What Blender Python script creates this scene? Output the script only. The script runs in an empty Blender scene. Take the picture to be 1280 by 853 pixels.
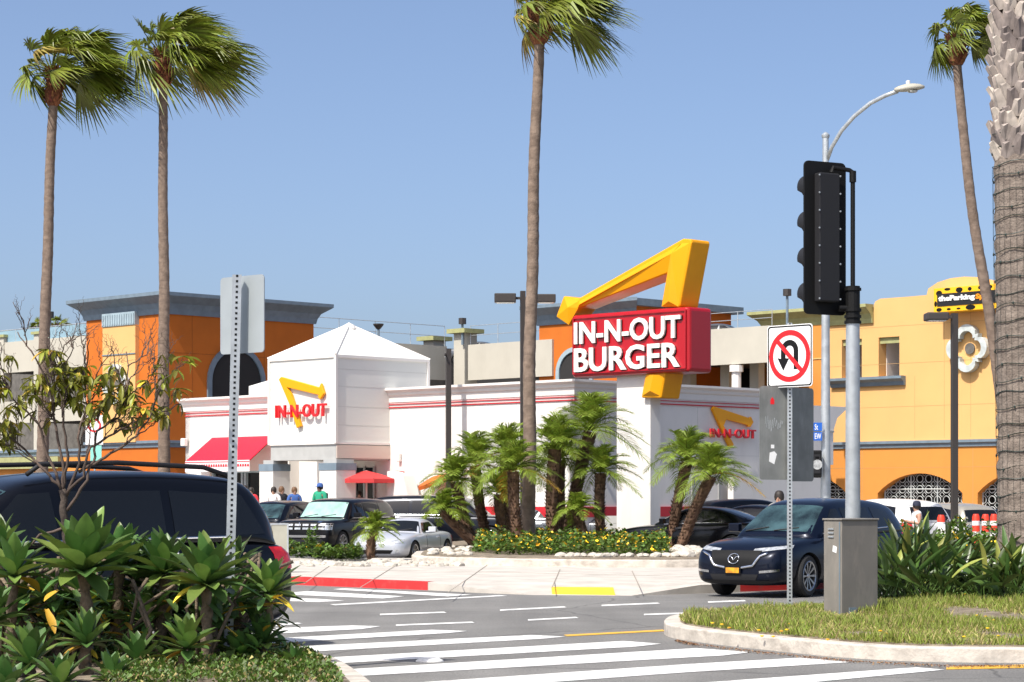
import bpy, bmesh, math, random
from mathutils import Vector, Matrix, noise
from mathutils.bvhtree import BVHTree
from mathutils.geometry import tessellate_polygon
R = math.radians
scene = bpy.context.scene
col = scene.collection
# ---------------------------------------------------------------- camera, sky, sun, exposure
F, HOR, CH = 2900.0, 625.0, 1.65          # focal length in photo pixels, horizon row, eye height
cam = bpy.data.cameras.new('camera')
cam.sensor_width = 36; cam.lens = 36 * F / 1280; cam.clip_start = .5; cam.clip_end = 6000
cam.shift_y = (HOR - 426.5) / 1280
camo = bpy.data.objects.new('camera', cam); col.objects.link(camo)
camo.location = (0, 0, CH); camo.rotation_euler = (R(90), 0, 0)
cam.dof.use_dof = True; cam.dof.focus_distance = 55; cam.dof.aperture_fstop = 20
scene.camera = camo
SUN_AZ = Vector((-.62, -.785)).normalized(); SUN_EL = R(53)
w = bpy.data.worlds.new('World'); scene.world = w; w.use_nodes = True
nt = w.node_tree
sky = nt.nodes.new('ShaderNodeTexSky'); sky.sky_type = 'NISHITA'; sky.sun_disc = False
sky.sun_elevation = SUN_EL; sky.sun_rotation = math.atan2(SUN_AZ.x, SUN_AZ.y)
sky.air_density = .6; sky.dust_density = 2.8; sky.ozone_density = 2.2; sky.altitude = 0
bg = nt.nodes['Background']; nt.links.new(sky.outputs[0], bg.inputs[0]); bg.inputs[1].default_value = .145
sl = bpy.data.lights.new('sun', 'SUN'); sl.energy = 4.0; sl.angle = R(.5); sl.color = (1, .955, .88)
so = bpy.data.objects.new('sun', sl); col.objects.link(so)
sd = Vector((SUN_AZ.x * math.cos(SUN_EL), SUN_AZ.y * math.cos(SUN_EL), math.sin(SUN_EL)))
so.rotation_euler = sd.to_track_quat('Z', 'Y').to_euler(); so.location = (0, 0, 40)
vs = scene.view_settings
vs.view_transform = 'Standard'; vs.look = 'None'; vs.gamma = 1; vs.use_curve_mapping = False; vs.exposure = .46
scene.render.engine = 'CYCLES'; scene.cycles.max_bounces = 6; scene.cycles.transparent_max_bounces = 8

# ---------------------------------------------------------------- materials
def mat(name, c, rough=.7, metal=0, var=0, scale=3, bump=0, bscale=40, spec=.5, coat=0, island=0, c2=None, trans=0, wear=None):
    m = bpy.data.materials.new(name); m.use_nodes = True
    n = m.node_tree.nodes; l = m.node_tree.links; b = n['Principled BSDF']
    b.inputs['Base Color'].default_value = (*c, 1); b.inputs['Roughness'].default_value = rough
    b.inputs['Metallic'].default_value = metal; b.inputs['Specular IOR Level'].default_value = spec
    b.inputs['Coat Weight'].default_value = coat; b.inputs['Coat Roughness'].default_value = .03
    geo = n.new('ShaderNodeTexCoord'); out = None
    if var or c2:
        tx = n.new('ShaderNodeTexNoise'); tx.inputs['Scale'].default_value = scale; tx.inputs['Detail'].default_value = 6
        l.new(geo.outputs['Object'], tx.inputs['Vector'])
        rp = n.new('ShaderNodeValToRGB'); l.new(tx.outputs[0], rp.inputs[0])
        rp.color_ramp.elements[0].position = .35; rp.color_ramp.elements[1].position = .65
        d = c2 or tuple(x * (1 + var) for x in c); e = c if c2 else tuple(x * (1 - var) for x in c)
        rp.color_ramp.elements[0].color = (*e, 1); rp.color_ramp.elements[1].color = (*d, 1); out = rp.outputs[0]
    if island:
        g = n.new('ShaderNodeNewGeometry'); hs = n.new('ShaderNodeHueSaturation')
        mr = n.new('ShaderNodeMapRange'); l.new(g.outputs['Random Per Island'], mr.inputs[0])
        mr.inputs[3].default_value = 1 - island; mr.inputs[4].default_value = 1 + island
        l.new(mr.outputs[0], hs.inputs['Value'])
        mh = n.new('ShaderNodeMapRange'); l.new(g.outputs['Random Per Island'], mh.inputs[0])
        mh.inputs[3].default_value = .475; mh.inputs[4].default_value = .515; l.new(mh.outputs[0], hs.inputs['Hue'])
        if out: l.new(out, hs.inputs['Color'])
        else: hs.inputs['Color'].default_value = (*c, 1)
        out = hs.outputs[0]
    if wear:                                   # streaky stains: (colour, strength, scale xyz)
        wc, ws, wsc = wear
        mp = n.new('ShaderNodeMapping'); mp.inputs['Scale'].default_value = wsc; l.new(geo.outputs['Object'], mp.inputs[0])
        t2 = n.new('ShaderNodeTexNoise'); t2.inputs['Scale'].default_value = 1; t2.inputs['Detail'].default_value = 8; t2.inputs['Roughness'].default_value = .7
        l.new(mp.outputs[0], t2.inputs['Vector'])
        r2 = n.new('ShaderNodeMapRange'); l.new(t2.outputs[0], r2.inputs[0]); r2.inputs[1].default_value = .5; r2.inputs[2].default_value = .75
        r2.inputs[4].default_value = ws
        mx = n.new('ShaderNodeMix'); mx.data_type = 'RGBA'; l.new(r2.outputs[0], mx.inputs[0])
        if out: l.new(out, mx.inputs[6])
        else: mx.inputs[6].default_value = (*c, 1)
        mx.inputs[7].default_value = (*wc, 1); out = mx.outputs[2]
    if out: l.new(out, b.inputs['Base Color'])
    if bump:
        t = n.new('ShaderNodeTexNoise'); t.inputs['Scale'].default_value = bscale; t.inputs['Detail'].default_value = 4
        l.new(geo.outputs['Object'], t.inputs['Vector'])
        bp = n.new('ShaderNodeBump'); bp.inputs['Strength'].default_value = bump; bp.inputs['Distance'].default_value = .02
        l.new(t.outputs[0], bp.inputs['Height']); l.new(bp.outputs[0], b.inputs['Normal'])
    if trans:
        tr = n.new('ShaderNodeBsdfTranslucent'); ms = n.new('ShaderNodeMixShader'); ms.inputs[0].default_value = trans
        if out: l.new(out, tr.inputs[0])
        else: tr.inputs[0].default_value = (*c, 1)
        l.new(b.outputs[0], ms.inputs[1]); l.new(tr.outputs[0], ms.inputs[2]); l.new(ms.outputs[0], n['Material Output'].inputs[0])
    return m

def asphalt_mat():
    m = mat('asphalt', (.115, .112, .106), .9)
    n = m.node_tree.nodes; l = m.node_tree.links; b = n['Principled BSDF']; tc = n['Texture Coordinate']
    def noise_(s, d=4, r=.5):
        t = n.new('ShaderNodeTexNoise'); t.inputs['Scale'].default_value = s; t.inputs['Detail'].default_value = d; t.inputs['Roughness'].default_value = r
        l.new(tc.outputs['Object'], t.inputs['Vector']); return t
    a = noise_(38, 6, .85); big = noise_(.35, 5, .6); mp = n.new('ShaderNodeMapping')
    mp.inputs['Rotation'].default_value = (0, 0, R(45)); mp.inputs['Scale'].default_value = (.9, .06, 1); l.new(tc.outputs['Object'], mp.inputs[0])
    tr = n.new('ShaderNodeTexNoise'); tr.inputs['Scale'].default_value = 1; tr.inputs['Detail'].default_value = 4; l.new(mp.outputs[0], tr.inputs['Vector'])
    r1 = n.new('ShaderNodeValToRGB'); l.new(a.outputs[0], r1.inputs[0])
    r1.color_ramp.elements[0].position = .36; r1.color_ramp.elements[0].color = (.1, .097, .09, 1)
    r1.color_ramp.elements[1].position = .68; r1.color_ramp.elements[1].color = (.3, .29, .27, 1)
    def mul(x, f, lo, hi):
        mr = n.new('ShaderNodeMapRange'); mr.inputs[1].default_value = .3; mr.inputs[2].default_value = .7
        mr.inputs[3].default_value = lo; mr.inputs[4].default_value = hi; l.new(f, mr.inputs[0])
        mm = n.new('ShaderNodeMix'); mm.data_type = 'RGBA'; mm.blend_type = 'MULTIPLY'; mm.inputs[0].default_value = 1
        l.new(x, mm.inputs[6]); l.new(mr.outputs[0], mm.inputs[7]); return mm.outputs[2]
    o = mul(r1.outputs[0], big.outputs[0], .8, 1.18); o = mul(o, tr.outputs[0], .82, 1.15)
    # cracks
    v = n.new('ShaderNodeTexVoronoi'); v.feature = 'DISTANCE_TO_EDGE'; v.inputs['Scale'].default_value = .22
    nd = noise_(1.5, 5); ad = n.new('ShaderNodeMix'); ad.data_type = 'VECTOR'; ad.inputs[0].default_value = .22
    l.new(tc.outputs['Object'], ad.inputs[4]); l.new(nd.outputs['Color'], ad.inputs[5]); l.new(ad.outputs[1], v.inputs['Vector'])
    cr = n.new('ShaderNodeMapRange'); cr.inputs[1].default_value = 0; cr.inputs[2].default_value = .006; cr.inputs[3].default_value = .55; cr.inputs[4].default_value = 1
    l.new(v.outputs['Distance'], cr.inputs[0])
    mm = n.new('ShaderNodeMix'); mm.data_type = 'RGBA'; mm.blend_type = 'MULTIPLY'; mm.inputs[0].default_value = 1
    l.new(o, mm.inputs[6]); l.new(cr.outputs[0], mm.inputs[7]); l.new(mm.outputs[2], b.inputs['Base Color'])
    bp = n.new('ShaderNodeBump'); bp.inputs['Strength'].default_value = .5; bp.inputs['Distance'].default_value = .01
    l.new(a.outputs[0], bp.inputs['Height']); l.new(bp.outputs[0], b.inputs['Normal'])
    return m

M = {}
M['asphalt'] = asphalt_mat()
M['lot'] = mat('lot_asphalt', (.13, .125, .12), .9, var=.15, scale=1.2)
M['paint'] = mat('road_paint', (.76, .75, .71), .8, var=.08, scale=14, wear=((.26, .25, .235), .85, (5, 5, 5)))
M['ypaint'] = mat('yellow_paint', (.75, .42, .04), .7, wear=((.25, .22, .18), .6, (7, 7, 7)))
M['redpaint'] = mat('red_paint', (.62, .03, .03), .6, wear=((.22, .12, .1), .55, (5, 5, 5)))
M['concrete'] = mat('concrete', (.52, .48, .42), .85, var=.12, scale=1.6, bump=.2, wear=((.3, .27, .23), .5, (1.2, 1.2, 1.2)))
M['kerb'] = mat('kerb_concrete', (.55, .5, .43), .85, var=.15, scale=5, bump=.4, bscale=25, wear=((.2, .16, .13), .75, (3, 3, 7)))
M['tactile'] = mat('tactile_yellow', (.85, .55, .03), .6, wear=((.4, .3, .1), .4, (6, 6, 6)))
M['soil'] = mat('soil', (.12, .09, .06), .95, c2=(.3, .25, .18), scale=5, bump=.8, bscale=18)
M['white'] = mat('white_stucco', (.75, .72, .67), .85, var=.03, scale=1.2, bump=.3, bscale=45, wear=((.5, .47, .43), .3, (1.1, 1.1, .12)))
M['trim'] = mat('white_trim', (.78, .74, .69), .6, wear=((.55, .53, .5), .25, (1, 1, .4)))
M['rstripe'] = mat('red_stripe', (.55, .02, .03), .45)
M['panel'] = mat('white_panel', (.72, .72, .67), .55, wear=((.55, .56, .52), .3, (.35, .35, 1.1)))
M['beam'] = mat('beam_grey', (.42, .42, .4), .6, var=.05)
M['awning'] = mat('awning_red', (.62, .006, .03), .7, var=.06, scale=2)
M['valance'] = mat('awning_valance', (.8, .72, .72), .7)
M['signred'] = mat('sign_red', (.43, .003, .01), .3, coat=.25, wear=((.4, .02, .02), .2, (2, 2, 2)))
M['signyel'] = mat('sign_yellow', (.86, .36, .002), .42, coat=.12, spec=.3, var=.05, scale=.8)
M['letter'] = mat('letter_white', (.88, .86, .8), .35)
M['orange'] = mat('orange_stucco', (.56, .14, .01), .85, var=.06, scale=.8, bump=.1, wear=((.4, .1, .01), .25, (.3, .3, .1)))
M['amber'] = mat('amber_stucco', (.66, .265, .05), .85, var=.04, scale=.6, bump=.1, wear=((.6, .25, .05), .25, (.3, .3, .15)))
M['medal'] = mat('medallion_grey', (.5, .54, .52), .6, var=.15, scale=3)
M['yellow'] = mat('yellow_stucco', (.72, .42, .155), .85, var=.03, scale=.6, bump=.1, wear=((.65, .42, .18), .3, (.5, .5, .12)))
M['slate'] = mat('slate_trim', (.17, .225, .27), .55, var=.1)
M['lslate'] = mat('light_slate', (.33, .42, .46), .6, var=.08)
M['green'] = mat('green_cornice', (.36, .36, .16), .7, var=.1)
M['beige'] = mat('beige_concrete', (.5, .47, .39), .85, var=.04, scale=.7, wear=((.35, .32, .26), .35, (.4, .4, .12)))
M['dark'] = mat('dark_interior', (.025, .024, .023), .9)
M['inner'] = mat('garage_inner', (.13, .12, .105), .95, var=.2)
M['glass'] = mat('dark_glass', (.008, .009, .01), .03, spec=.5)
M['glassb'] = mat('railing_glass', (.25, .38, .45), .1, spec=.8)
M['lattice'] = mat('lattice_metal', (.5, .52, .5), .5)
M['steel'] = mat('galvanised', (.5, .53, .54), .45, metal=.55, var=.12, scale=6)
M['signback'] = mat('sign_back', (.23, .235, .22), .5, metal=.35, var=.14, scale=3, wear=((.4, .4, .38), .45, (5, 5, 1.5)))
M['signback2'] = mat('sign_back_light', (.42, .46, .47), .5, metal=.35, var=.08, scale=2)
M['bronze'] = mat('bronze_pole', (.045, .038, .034), .5)
M['black'] = mat('black_paint', (.006, .006, .006), .6, spec=.25)
M['seam'] = mat('seam_grey', (.55, .54, .5), .7)
M['joint'] = mat('joint', (.3, .26, .21), .9)
M['blackm'] = mat('black_matte', (.018, .018, .02), .6, spec=.3)
M['cab'] = mat('cabinet_paint', (.2, .185, .16), .65, var=.06, scale=3, wear=((.34, .3, .25), .5, (6, 6, 2)))
M['signwhite'] = mat('sign_white', (.85, .85, .83), .35)
M['signr'] = mat('sign_ring_red', (.8, .015, .02), .35)
M['signblue'] = mat('sign_blue', (.02, .12, .5), .4)
M['spot_y'] = mat('spot_yellow', (.95, .5, .01), .4)
M['trunk'] = mat('palm_trunk', (.25, .185, .14), .95, c2=(.16, .115, .085), scale=5, bump=.8, bscale=14, wear=((.09, .065, .05), .8, (1.5, 1.5, 7)))
M['trunkbig'] = mat('big_palm_trunk', (.27, .22, .18), .95, c2=(.17, .135, .11), scale=9, bump=1, bscale=30, wear=((.1, .08, .065), .7, (3, 3, 14)))
M['boot'] = mat('palm_boot', (.34, .29, .25), .9, island=.45, var=.25, scale=6)
M['bootred'] = mat('palm_boot_red', (.2, .075, .03), .9, var=.5, scale=8, bump=1, bscale=10, island=.3)
M['datetrunk'] = mat('date_palm_trunk', (.13, .075, .045), .95, island=.5, var=.3, scale=8)
M['fan'] = mat('fan_leaf', (.16, .195, .02), .42, island=.5, trans=.22, var=.2, scale=1.2)
M['fanold'] = mat('fan_leaf_old', (.34, .27, .05), .5, island=.35, trans=.2)
M['date'] = mat('date_leaf', (.22, .3, .035), .5, island=.45, trans=.35)
M['dateold'] = mat('date_leaf_old', (.5, .3, .04), .5, island=.3, trans=.3)
M['agave'] = mat('agave_leaf', (.075, .15, .035), .42, island=.32, var=.2, scale=4, trans=.14, bump=.15, bscale=12)
M['agave2'] = mat('agave_leaf_light', (.17, .26, .055), .42, island=.25, var=.2, scale=4, trans=.18)
M['agavey'] = mat('agave_leaf_yellow', (.6, .42, .04), .5, island=.25, var=.25)
M['agstem'] = mat('agave_stem', (.16, .12, .08), .9, var=.4, scale=12, bump=.8)
M['strap'] = mat('strap_leaf', (.07, .125, .028), .32, island=.45, trans=.14, var=.25, scale=3)
M['strapy'] = mat('strap_leaf_pale', (.33, .36, .08), .4, island=.3, trans=.2)
M['lant'] = mat('lantana_leaf', (.085, .15, .018), .5, island=.55, trans=.25)
M['flower'] = mat('yellow_flower', (.9, .55, .02), .6, island=.2)
M['grass'] = mat('grass_blade', (.22, .27, .04), .6, island=.55, trans=.3)
M['grassd'] = mat('dry_blade', (.4, .33, .13), .7, island=.4, trans=.2)
M['rock'] = mat('pale_rock', (.5, .46, .39), .85, var=.18, scale=6, bump=.5, bscale=10)
M['bark'] = mat('bare_bark', (.06, .045, .035), .9, var=.5, scale=10, bump=.5)
M['twig'] = mat('twig', (.1, .07, .055), .9, var=.3, scale=4)
M['tleaf'] = mat('tree_leaf', (.24, .25, .03), .45, island=.6, trans=.3)
M['tyre'] = mat('tyre', (.018, .018, .018), .75)
M['rim'] = mat('alloy_rim', (.45, .46, .47), .28, metal=.9)
M['rimd'] = mat('dark_rim', (.12, .12, .13), .3, metal=.8)
M['chrome'] = mat('chrome', (.75, .76, .78), .12, metal=1)
M['well'] = mat('wheel_well', (.006, .006, .006), .95)
M['lampw'] = mat('headlamp', (.55, .57, .58), .08, metal=.4, spec=1, var=.3, scale=14)
M['lampr'] = mat('tail_lamp', (.6, .01, .012), .12, spec=.9, var=.3, scale=10)
M['shade'] = mat('windscreen_sunshade', (.32, .5, .44), .12, spec=.9, var=.2, scale=3)
M['wglass'] = mat('tinted_windscreen', (.03, .06, .065), .03, spec=.9, var=.7, scale=2.2)
M['umb'] = mat('umbrella_red', (.7, .06, .06), .7, trans=.25)
M['umbo'] = mat('umbrella_orange', (.75, .17, .03), .7, trans=.25)
M['post_o'] = mat('post_red', (.8, .05, .02), .5)
M['plaster_w'] = mat('base_white', (.82, .8, .76), .8, var=.03)
M['wire'] = mat('wire_green', (.01, .025, .018), .5)
def carpaint(name, c, metal=.3): return mat(name, c, .28, metal=metal, spec=.25, coat=.38)
P_NAVY = carpaint('paint_navy', (.003, .006, .017)); P_BLK = carpaint('paint_black', (.004, .0045, .007))
P_BLK2 = carpaint('paint_blueblack', (.004, .006, .012)); P_SIL = carpaint('paint_silver', (.62, .64, .68), .35)
P_WHT = carpaint('paint_white', (.7, .7, .68), 0); P_GRY = carpaint('paint_grey', (.16, .17, .18), .6)
P_CHAMP = carpaint('paint_champagne', (.5, .46, .38), .5)

# ---------------------------------------------------------------- helpers
def Wp(px, py, D): return Vector(((px - 640) / F * D, D, CH + (HOR - py) / F * D))
def G(px, py, z=0.0):
    D = F * (CH - z) / (py - HOR); return Vector(((px - 640) / F * D, D, z))
def tag(o, label=None, cat=None, group=None, kind=None):
    if label: o['label'] = label
    if cat: o['category'] = cat
    if group: o['group'] = group
    if kind: o['kind'] = kind
    return o
def empty(name, loc, label, cat, group=None, rz=0):
    o = bpy.data.objects.new(name, None); col.objects.link(o); o.location = loc; o.rotation_euler = (0, 0, rz)
    o.empty_display_size = .3
    return tag(o, label, cat, group)
def rootloc(p):
    v = Vector((0, 0, 0))
    while p: v += Vector(p.location); p = p.parent
    return v
class MB:
    def __init__(s): s.v = []; s.f = []; s.m = []
    def add(s, vs, fs, mi=0):
        b = len(s.v); s.v += [tuple(x) for x in vs]; s.f += [tuple(i + b for i in f) for f in fs]; s.m += [mi] * len(fs)
        return s
    def box(s, c, size, rz=0, mi=0, rot=None):
        c = Vector(c); hx, hy, hz = [x / 2 for x in size]; mt = rot or Matrix.Rotation(rz, 3, 'Z')
        vs = [c + mt @ Vector((x * hx, y * hy, z * hz)) for x in (-1, 1) for y in (-1, 1) for z in (-1, 1)]
        return s.add(vs, [(0, 1, 3, 2), (4, 6, 7, 5), (0, 4, 5, 1), (2, 3, 7, 6), (0, 2, 6, 4), (1, 5, 7, 3)], mi)
    def prism(s, poly, holes, fn, a, b, mi=0):
        """poly/holes 2D lists; fn(u,v,w)->world; extruded w from a to b"""
        loops = [poly] + list(holes); flat = [p for lp in loops for p in lp]
        tr = tessellate_polygon([[Vector((p[0], p[1], 0)) for p in lp] for lp in loops])
        n = len(flat)
        vs = [fn(p[0], p[1], a) for p in flat] + [fn(p[0], p[1], b) for p in flat]
        fs = [tuple(t) for t in tr] + [tuple(i + n for i in reversed(t)) for t in tr]
        o = 0
        for lp in loops:
            k = len(lp)
            for i in range(k): j = (i + 1) % k; fs.append((o + i, o + j, o + j + n, o + i + n))
            o += k
        return s.add(vs, fs, mi)
    def sweep(s, prof, fn, t0, t1, mi=0):
        """profile list of (off,z) extruded along t; fn(t,off,z)"""
        return s.prism(prof, [], lambda o, z, t: fn(t, o, z), t0, t1, mi)
    def tube(s, pts, rad, seg=10, mi=0, cap=True, taper=None):
        pts = [Vector(p) for p in pts]; n = len(pts)
        if not isinstance(rad, (list, tuple)): rad = [rad] * n
        vs = []; fs = []; up = None
        for i, p in enumerate(pts):
            d = (pts[min(i + 1, n - 1)] - pts[max(i - 1, 0)]).normalized()
            if up is None: up = Vector((1, 0, 0)) if abs(d.x) < .9 else Vector((0, 1, 0))
            a = (up - d * up.dot(d)).normalized(); b = d.cross(a); up = a
            for k in range(seg):
                t = 2 * math.pi * k / seg; vs.append(p + (a * math.cos(t) + b * math.sin(t)) * rad[i])
        for i in range(n - 1):
            for k in range(seg):
                k2 = (k + 1) % seg; fs.append((i * seg + k, i * seg + k2, (i + 1) * seg + k2, (i + 1) * seg + k))
        if cap: fs.append(tuple(reversed(range(seg)))); fs.append(tuple((n - 1) * seg + k for k in range(seg)))
        return s.add(vs, fs, mi)
    def lathe(s, c, prof, seg=20, mi=0, rot=None):
        c = Vector(c); mt = rot or Matrix.Identity(3); n = len(prof); vs = []; fs = []
        for r_, z in prof:
            for k in range(seg):
                t = 2 * math.pi * k / seg; vs.append(c + mt @ Vector((r_ * math.cos(t), r_ * math.sin(t), z)))
        for i in range(n - 1):
            for k in range(seg):
                k2 = (k + 1) % seg; fs.append((i * seg + k, i * seg + k2, (i + 1) * seg + k2, (i + 1) * seg + k))
        return s.add(vs, fs, mi)
    def build(s, name, mats, parent=None, smooth=False, world=True, bevel=0):
        if not isinstance(mats, (list, tuple)): mats = [mats]
        off = rootloc(parent) if (parent and world) else Vector((0, 0, 0))
        me = bpy.data.meshes.new(name)
        me.from_pydata([(x - off.x, y - off.y, z - off.z) for x, y, z in s.v], [], s.f)
        for m in mats: me.materials.append(m)
        me.polygons.foreach_set('material_index', s.m)
        if smooth: me.polygons.foreach_set('use_smooth', [True] * len(me.polygons))
        bm = bmesh.new(); bm.from_mesh(me)
        if len(me.polygons) < 40000: bmesh.ops.recalc_face_normals(bm, faces=bm.faces)
        bm.to_mesh(me); bm.free(); me.update()
        o = bpy.data.objects.new(name, me); col.objects.link(o)
        if parent: o.parent = parent
        if smooth == 'auto':
            try: me.set_sharp_from_angle(angle=R(38))
            except Exception: pass
        if bevel:
            md = o.modifiers.new('b', 'BEVEL'); md.width = bevel; md.segments = 3; md.limit_method = 'ANGLE'; md.angle_limit = R(40)
            apply_mods(o)
        return o
def apply_mods(o):
    dg = bpy.context.evaluated_depsgraph_get(); dg.update()
    me = bpy.data.meshes.new_from_object(o.evaluated_get(dg)); old = o.data
    o.modifiers.clear(); o.data = me; me.name = old.name; bpy.data.meshes.remove(old)
def copy_tree(o, parent=None):
    c = o.copy(); col.objects.link(c); c.parent = parent
    for ch in list(o.children): copy_tree(ch, c)
    return c
class Frame:
    """vertical facade plane: origin, right direction r (as seen from outside), outward normal n"""
    def __init__(s, O, r):
        s.O = Vector((O[0], O[1])); s.r = Vector(r).normalized(); s.n = Vector((s.r.y, -s.r.x))
    def t(s, px, off=0):
        u = (px - 640) / F; O = s.O + s.n * off; return (u * O.y - O.x) / (s.r.x - u * s.r.y)
    def P(s, px, py, off=0):
        t = s.t(px, off); Y = s.O.y + s.n.y * off + s.r.y * t; return (t, CH + (HOR - py) / F * Y)
    def w(s, t, off, z):
        p = s.O + s.r * t + s.n * off; return Vector((p.x, p.y, z))
    def fn(s): return lambda t, z, o: s.w(t, o, z)
LR = (.7071, -.7071); RR = (.7071, .7071)
def rect(t0, t1, z0, z1): return [(t0, z0), (t1, z0), (t1, z1), (t0, z1)]
def text_verts(s, off=0.0, shear=0, spacing=1.0, ext=.1, res=3, bev=0):
    cu = bpy.data.curves.new('t', 'FONT'); cu.body = s; cu.offset = off; cu.extrude = ext; cu.resolution_u = res
    cu.space_character = spacing; cu.shear = shear; cu.bevel_depth = bev; cu.bevel_resolution = 1
    o = bpy.data.objects.new('t', cu); col.objects.link(o)
    dg = bpy.context.evaluated_depsgraph_get(); dg.update(); me = bpy.data.meshes.new_from_object(o.evaluated_get(dg))
    vs = [v.co.copy() for v in me.vertices]; fs = [tuple(p.vertices) for p in me.polygons]
    bpy.data.objects.remove(o); bpy.data.curves.remove(cu); bpy.data.meshes.remove(me)
    return vs, fs
def put_text(mb, s, fr, rc, o0, o1, off=.0, spacing=1.0, mi=0, bev=0, shear=0):
    """text fitted to rect rc=(t0,t1,z0,z1) on frame fr, extruded between offsets o0..o1"""
    vs, fs = text_verts(s, off, spacing=spacing, bev=bev, shear=shear)
    xs = [v.x for v in vs]; ys = [v.y for v in vs]; zs = [v.z for v in vs]
    x0, x1, y0, y1, z0, z1 = min(xs), max(xs), min(ys), max(ys), min(zs), max(zs)
    t0, t1, a0, a1 = rc
    mb.add([fr.w(t0 + (v.x - x0) / (x1 - x0) * (t1 - t0), o0 + (v.z - z0) / (z1 - z0) * (o1 - o0), a0 + (v.y - y0) / (y1 - y0) * (a1 - a0)) for v in vs], fs, mi)
def text_px(mb, s, fr, pA, pB, o0, o1, **k):
    """pA lower-left pixel, pB upper-right pixel"""
    t0, z0 = fr.P(*pA, off=o1); t1, z1 = fr.P(*pB, off=o1); put_text(mb, s, fr, (t0, t1, z0, z1), o0, o1, **k)
def arc(cx, cy, r, a0, a1, n): return [(cx + r * math.cos(R(a0 + (a1 - a0) * i / n)), cy + r * math.sin(R(a0 + (a1 - a0) * i / n))) for i in range(n + 1)]
def offset_poly(p, d):
    n = len(p); out = []
    A = sum(p[i][0] * p[(i + 1) % n][1] - p[(i + 1) % n][0] * p[i][1] for i in range(n)); sg = 1 if A > 0 else -1
    for i in range(n):
        a, b, c = Vector(p[i - 1]), Vector(p[i]), Vector(p[(i + 1) % n])
        d1 = (b - a).normalized(); d2 = (c - b).normalized(); n1 = Vector((-d1.y, d1.x)) * sg; n2 = Vector((-d2.y, d2.x)) * sg
        m = (n1 + n2); m = m / max(m.dot(n1), .4); out.append(tuple(b + m * d))
    return out
def smooth_poly(p, it=2, closed=True):
    for _ in range(it):
        q = []; n = len(p)
        for i in range(n):
            a = p[i]; b = p[(i + 1) % n]
            q.append((a[0] * .75 + b[0] * .25, a[1] * .75 + b[1] * .25)); q.append((a[0] * .25 + b[0] * .75, a[1] * .25 + b[1] * .75))
        p = q
    return p
def inpoly(p, x, y):
    c = False; n = len(p)
    for i in range(n):
        x1, y1 = p[i]; x2, y2 = p[(i + 1) % n]
        if (y1 > y) != (y2 > y) and x < (x2 - x1) * (y - y1) / (y2 - y1) + x1: c = not c
    return c
GF = lambda u, v, w: Vector((u, v, w))
def gpoly(px): return [tuple(G(*p)[:2]) for p in px]
rnd = random.Random(7)
# ================================================================= GROUND
def slab(name, poly, z0, z1, m, kind='structure', bevel=0):
    o = MB().prism(poly, [], GF, z0, z1).build(name, m, bevel=bevel); return tag(o, kind=kind)
slab('ground', [(-3000, -300), (3000, -300), (3000, 5000), (-3000, 5000)], -.5, -.02, M['lot'])
slab('road', [(-60, 4), (60, 4), (60, 58), (-60, 58)], -.018, 0, M['asphalt'])
# sidewalk with the driveway apron: kerb line points (pixel x, pixel y, top height)
K = [(-500, 731, .15), (362, 731, .15), (535, 738, .15), (600, 741.5, .075), (665, 744, .004), (790, 745, .004), (835, 743.5, .08), (875, 742, .15),
     (925, 740, .15), (1030, 736, .15), (1110, 731, .15), (1200, 725, .15), (1500, 712, .15)]
mb = MB(); front = [G(a, b) for a, b, c in K]; backp = []
for (a, b, c), g in zip(K, front):
    backp.append(Vector((g.x * 1.3 - .3, 57.0, .15)))
for i in range(len(K) - 1):
    p, q = front[i], front[i + 1]; zp, zq = K[i][2], K[i + 1][2]
    P1 = p.copy(); P1.z = zp; Q1 = q.copy(); Q1.z = zq; p0 = p.copy(); p0.z = -.05; q0 = q.copy(); q0.z = -.05
    mid1 = Vector((p.x * 1.02, p.y + 2.2, .15)); mid2 = Vector((q.x * 1.02, q.y + 2.2, .15))
    mb.add([p0, q0, Q1, P1, mid2, mid1, backp[i + 1], backp[i]], [(0, 1, 2, 3), (3, 2, 4, 5), (5, 4, 6, 7)])
tag(mb.build('sidewalk', M['concrete']), kind='structure')
def kerb_paint(px, name):
    mb = MB()
    for a, b in zip(px[:-1], px[1:]):
        A, B = G(*a), G(*b); d = (B - A).normalized(); nn = Vector((d.y, -d.x, 0)); bk = -nn
        for (c0, c1) in (((.006, .0), (.006, .157)), ):
            vs = []
            for Q in (A, B):
                vs += [Q + nn * .006, Q + nn * .006 + Vector((0, 0, .157)), Q + bk * .17 + Vector((0, 0, .157))]
            mb.add(vs, [(0, 3, 4, 1), (1, 4, 5, 2)])
    return tag(mb.build(name, M['redpaint']), kind='structure')
kerb_paint([(362, 731), (450, 734.6), (535, 738)], 'red_kerb_paint')
kerb_paint([(925, 740), (1030, 736), (1060, 734)], 'red_kerb_paint')
mb = MB(); A_, B_ = G(690, 744), G(769, 744.8)
for k_ in range(12):
    u0_, u1_ = .04 + k_ * .1, .04 + k_ * .1 + .092; vs = []
    for u_ in (u0_, u1_):
        for P_ in (A_, B_): vs.append(Vector((P_.x * (1 + .009 * u_), P_.y + u_, .004 + .0664 * u_ + .012)))
    mb.add(vs, [(0, 1, 3, 2)])
    vs2 = [v - Vector((0, 0, .014)) for v in vs]; mb.add(vs[:2] + vs2[:2], [(0, 1, 3, 2)])
tag(mb.build('tactile_strip', M['tactile']), kind='structure')
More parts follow.
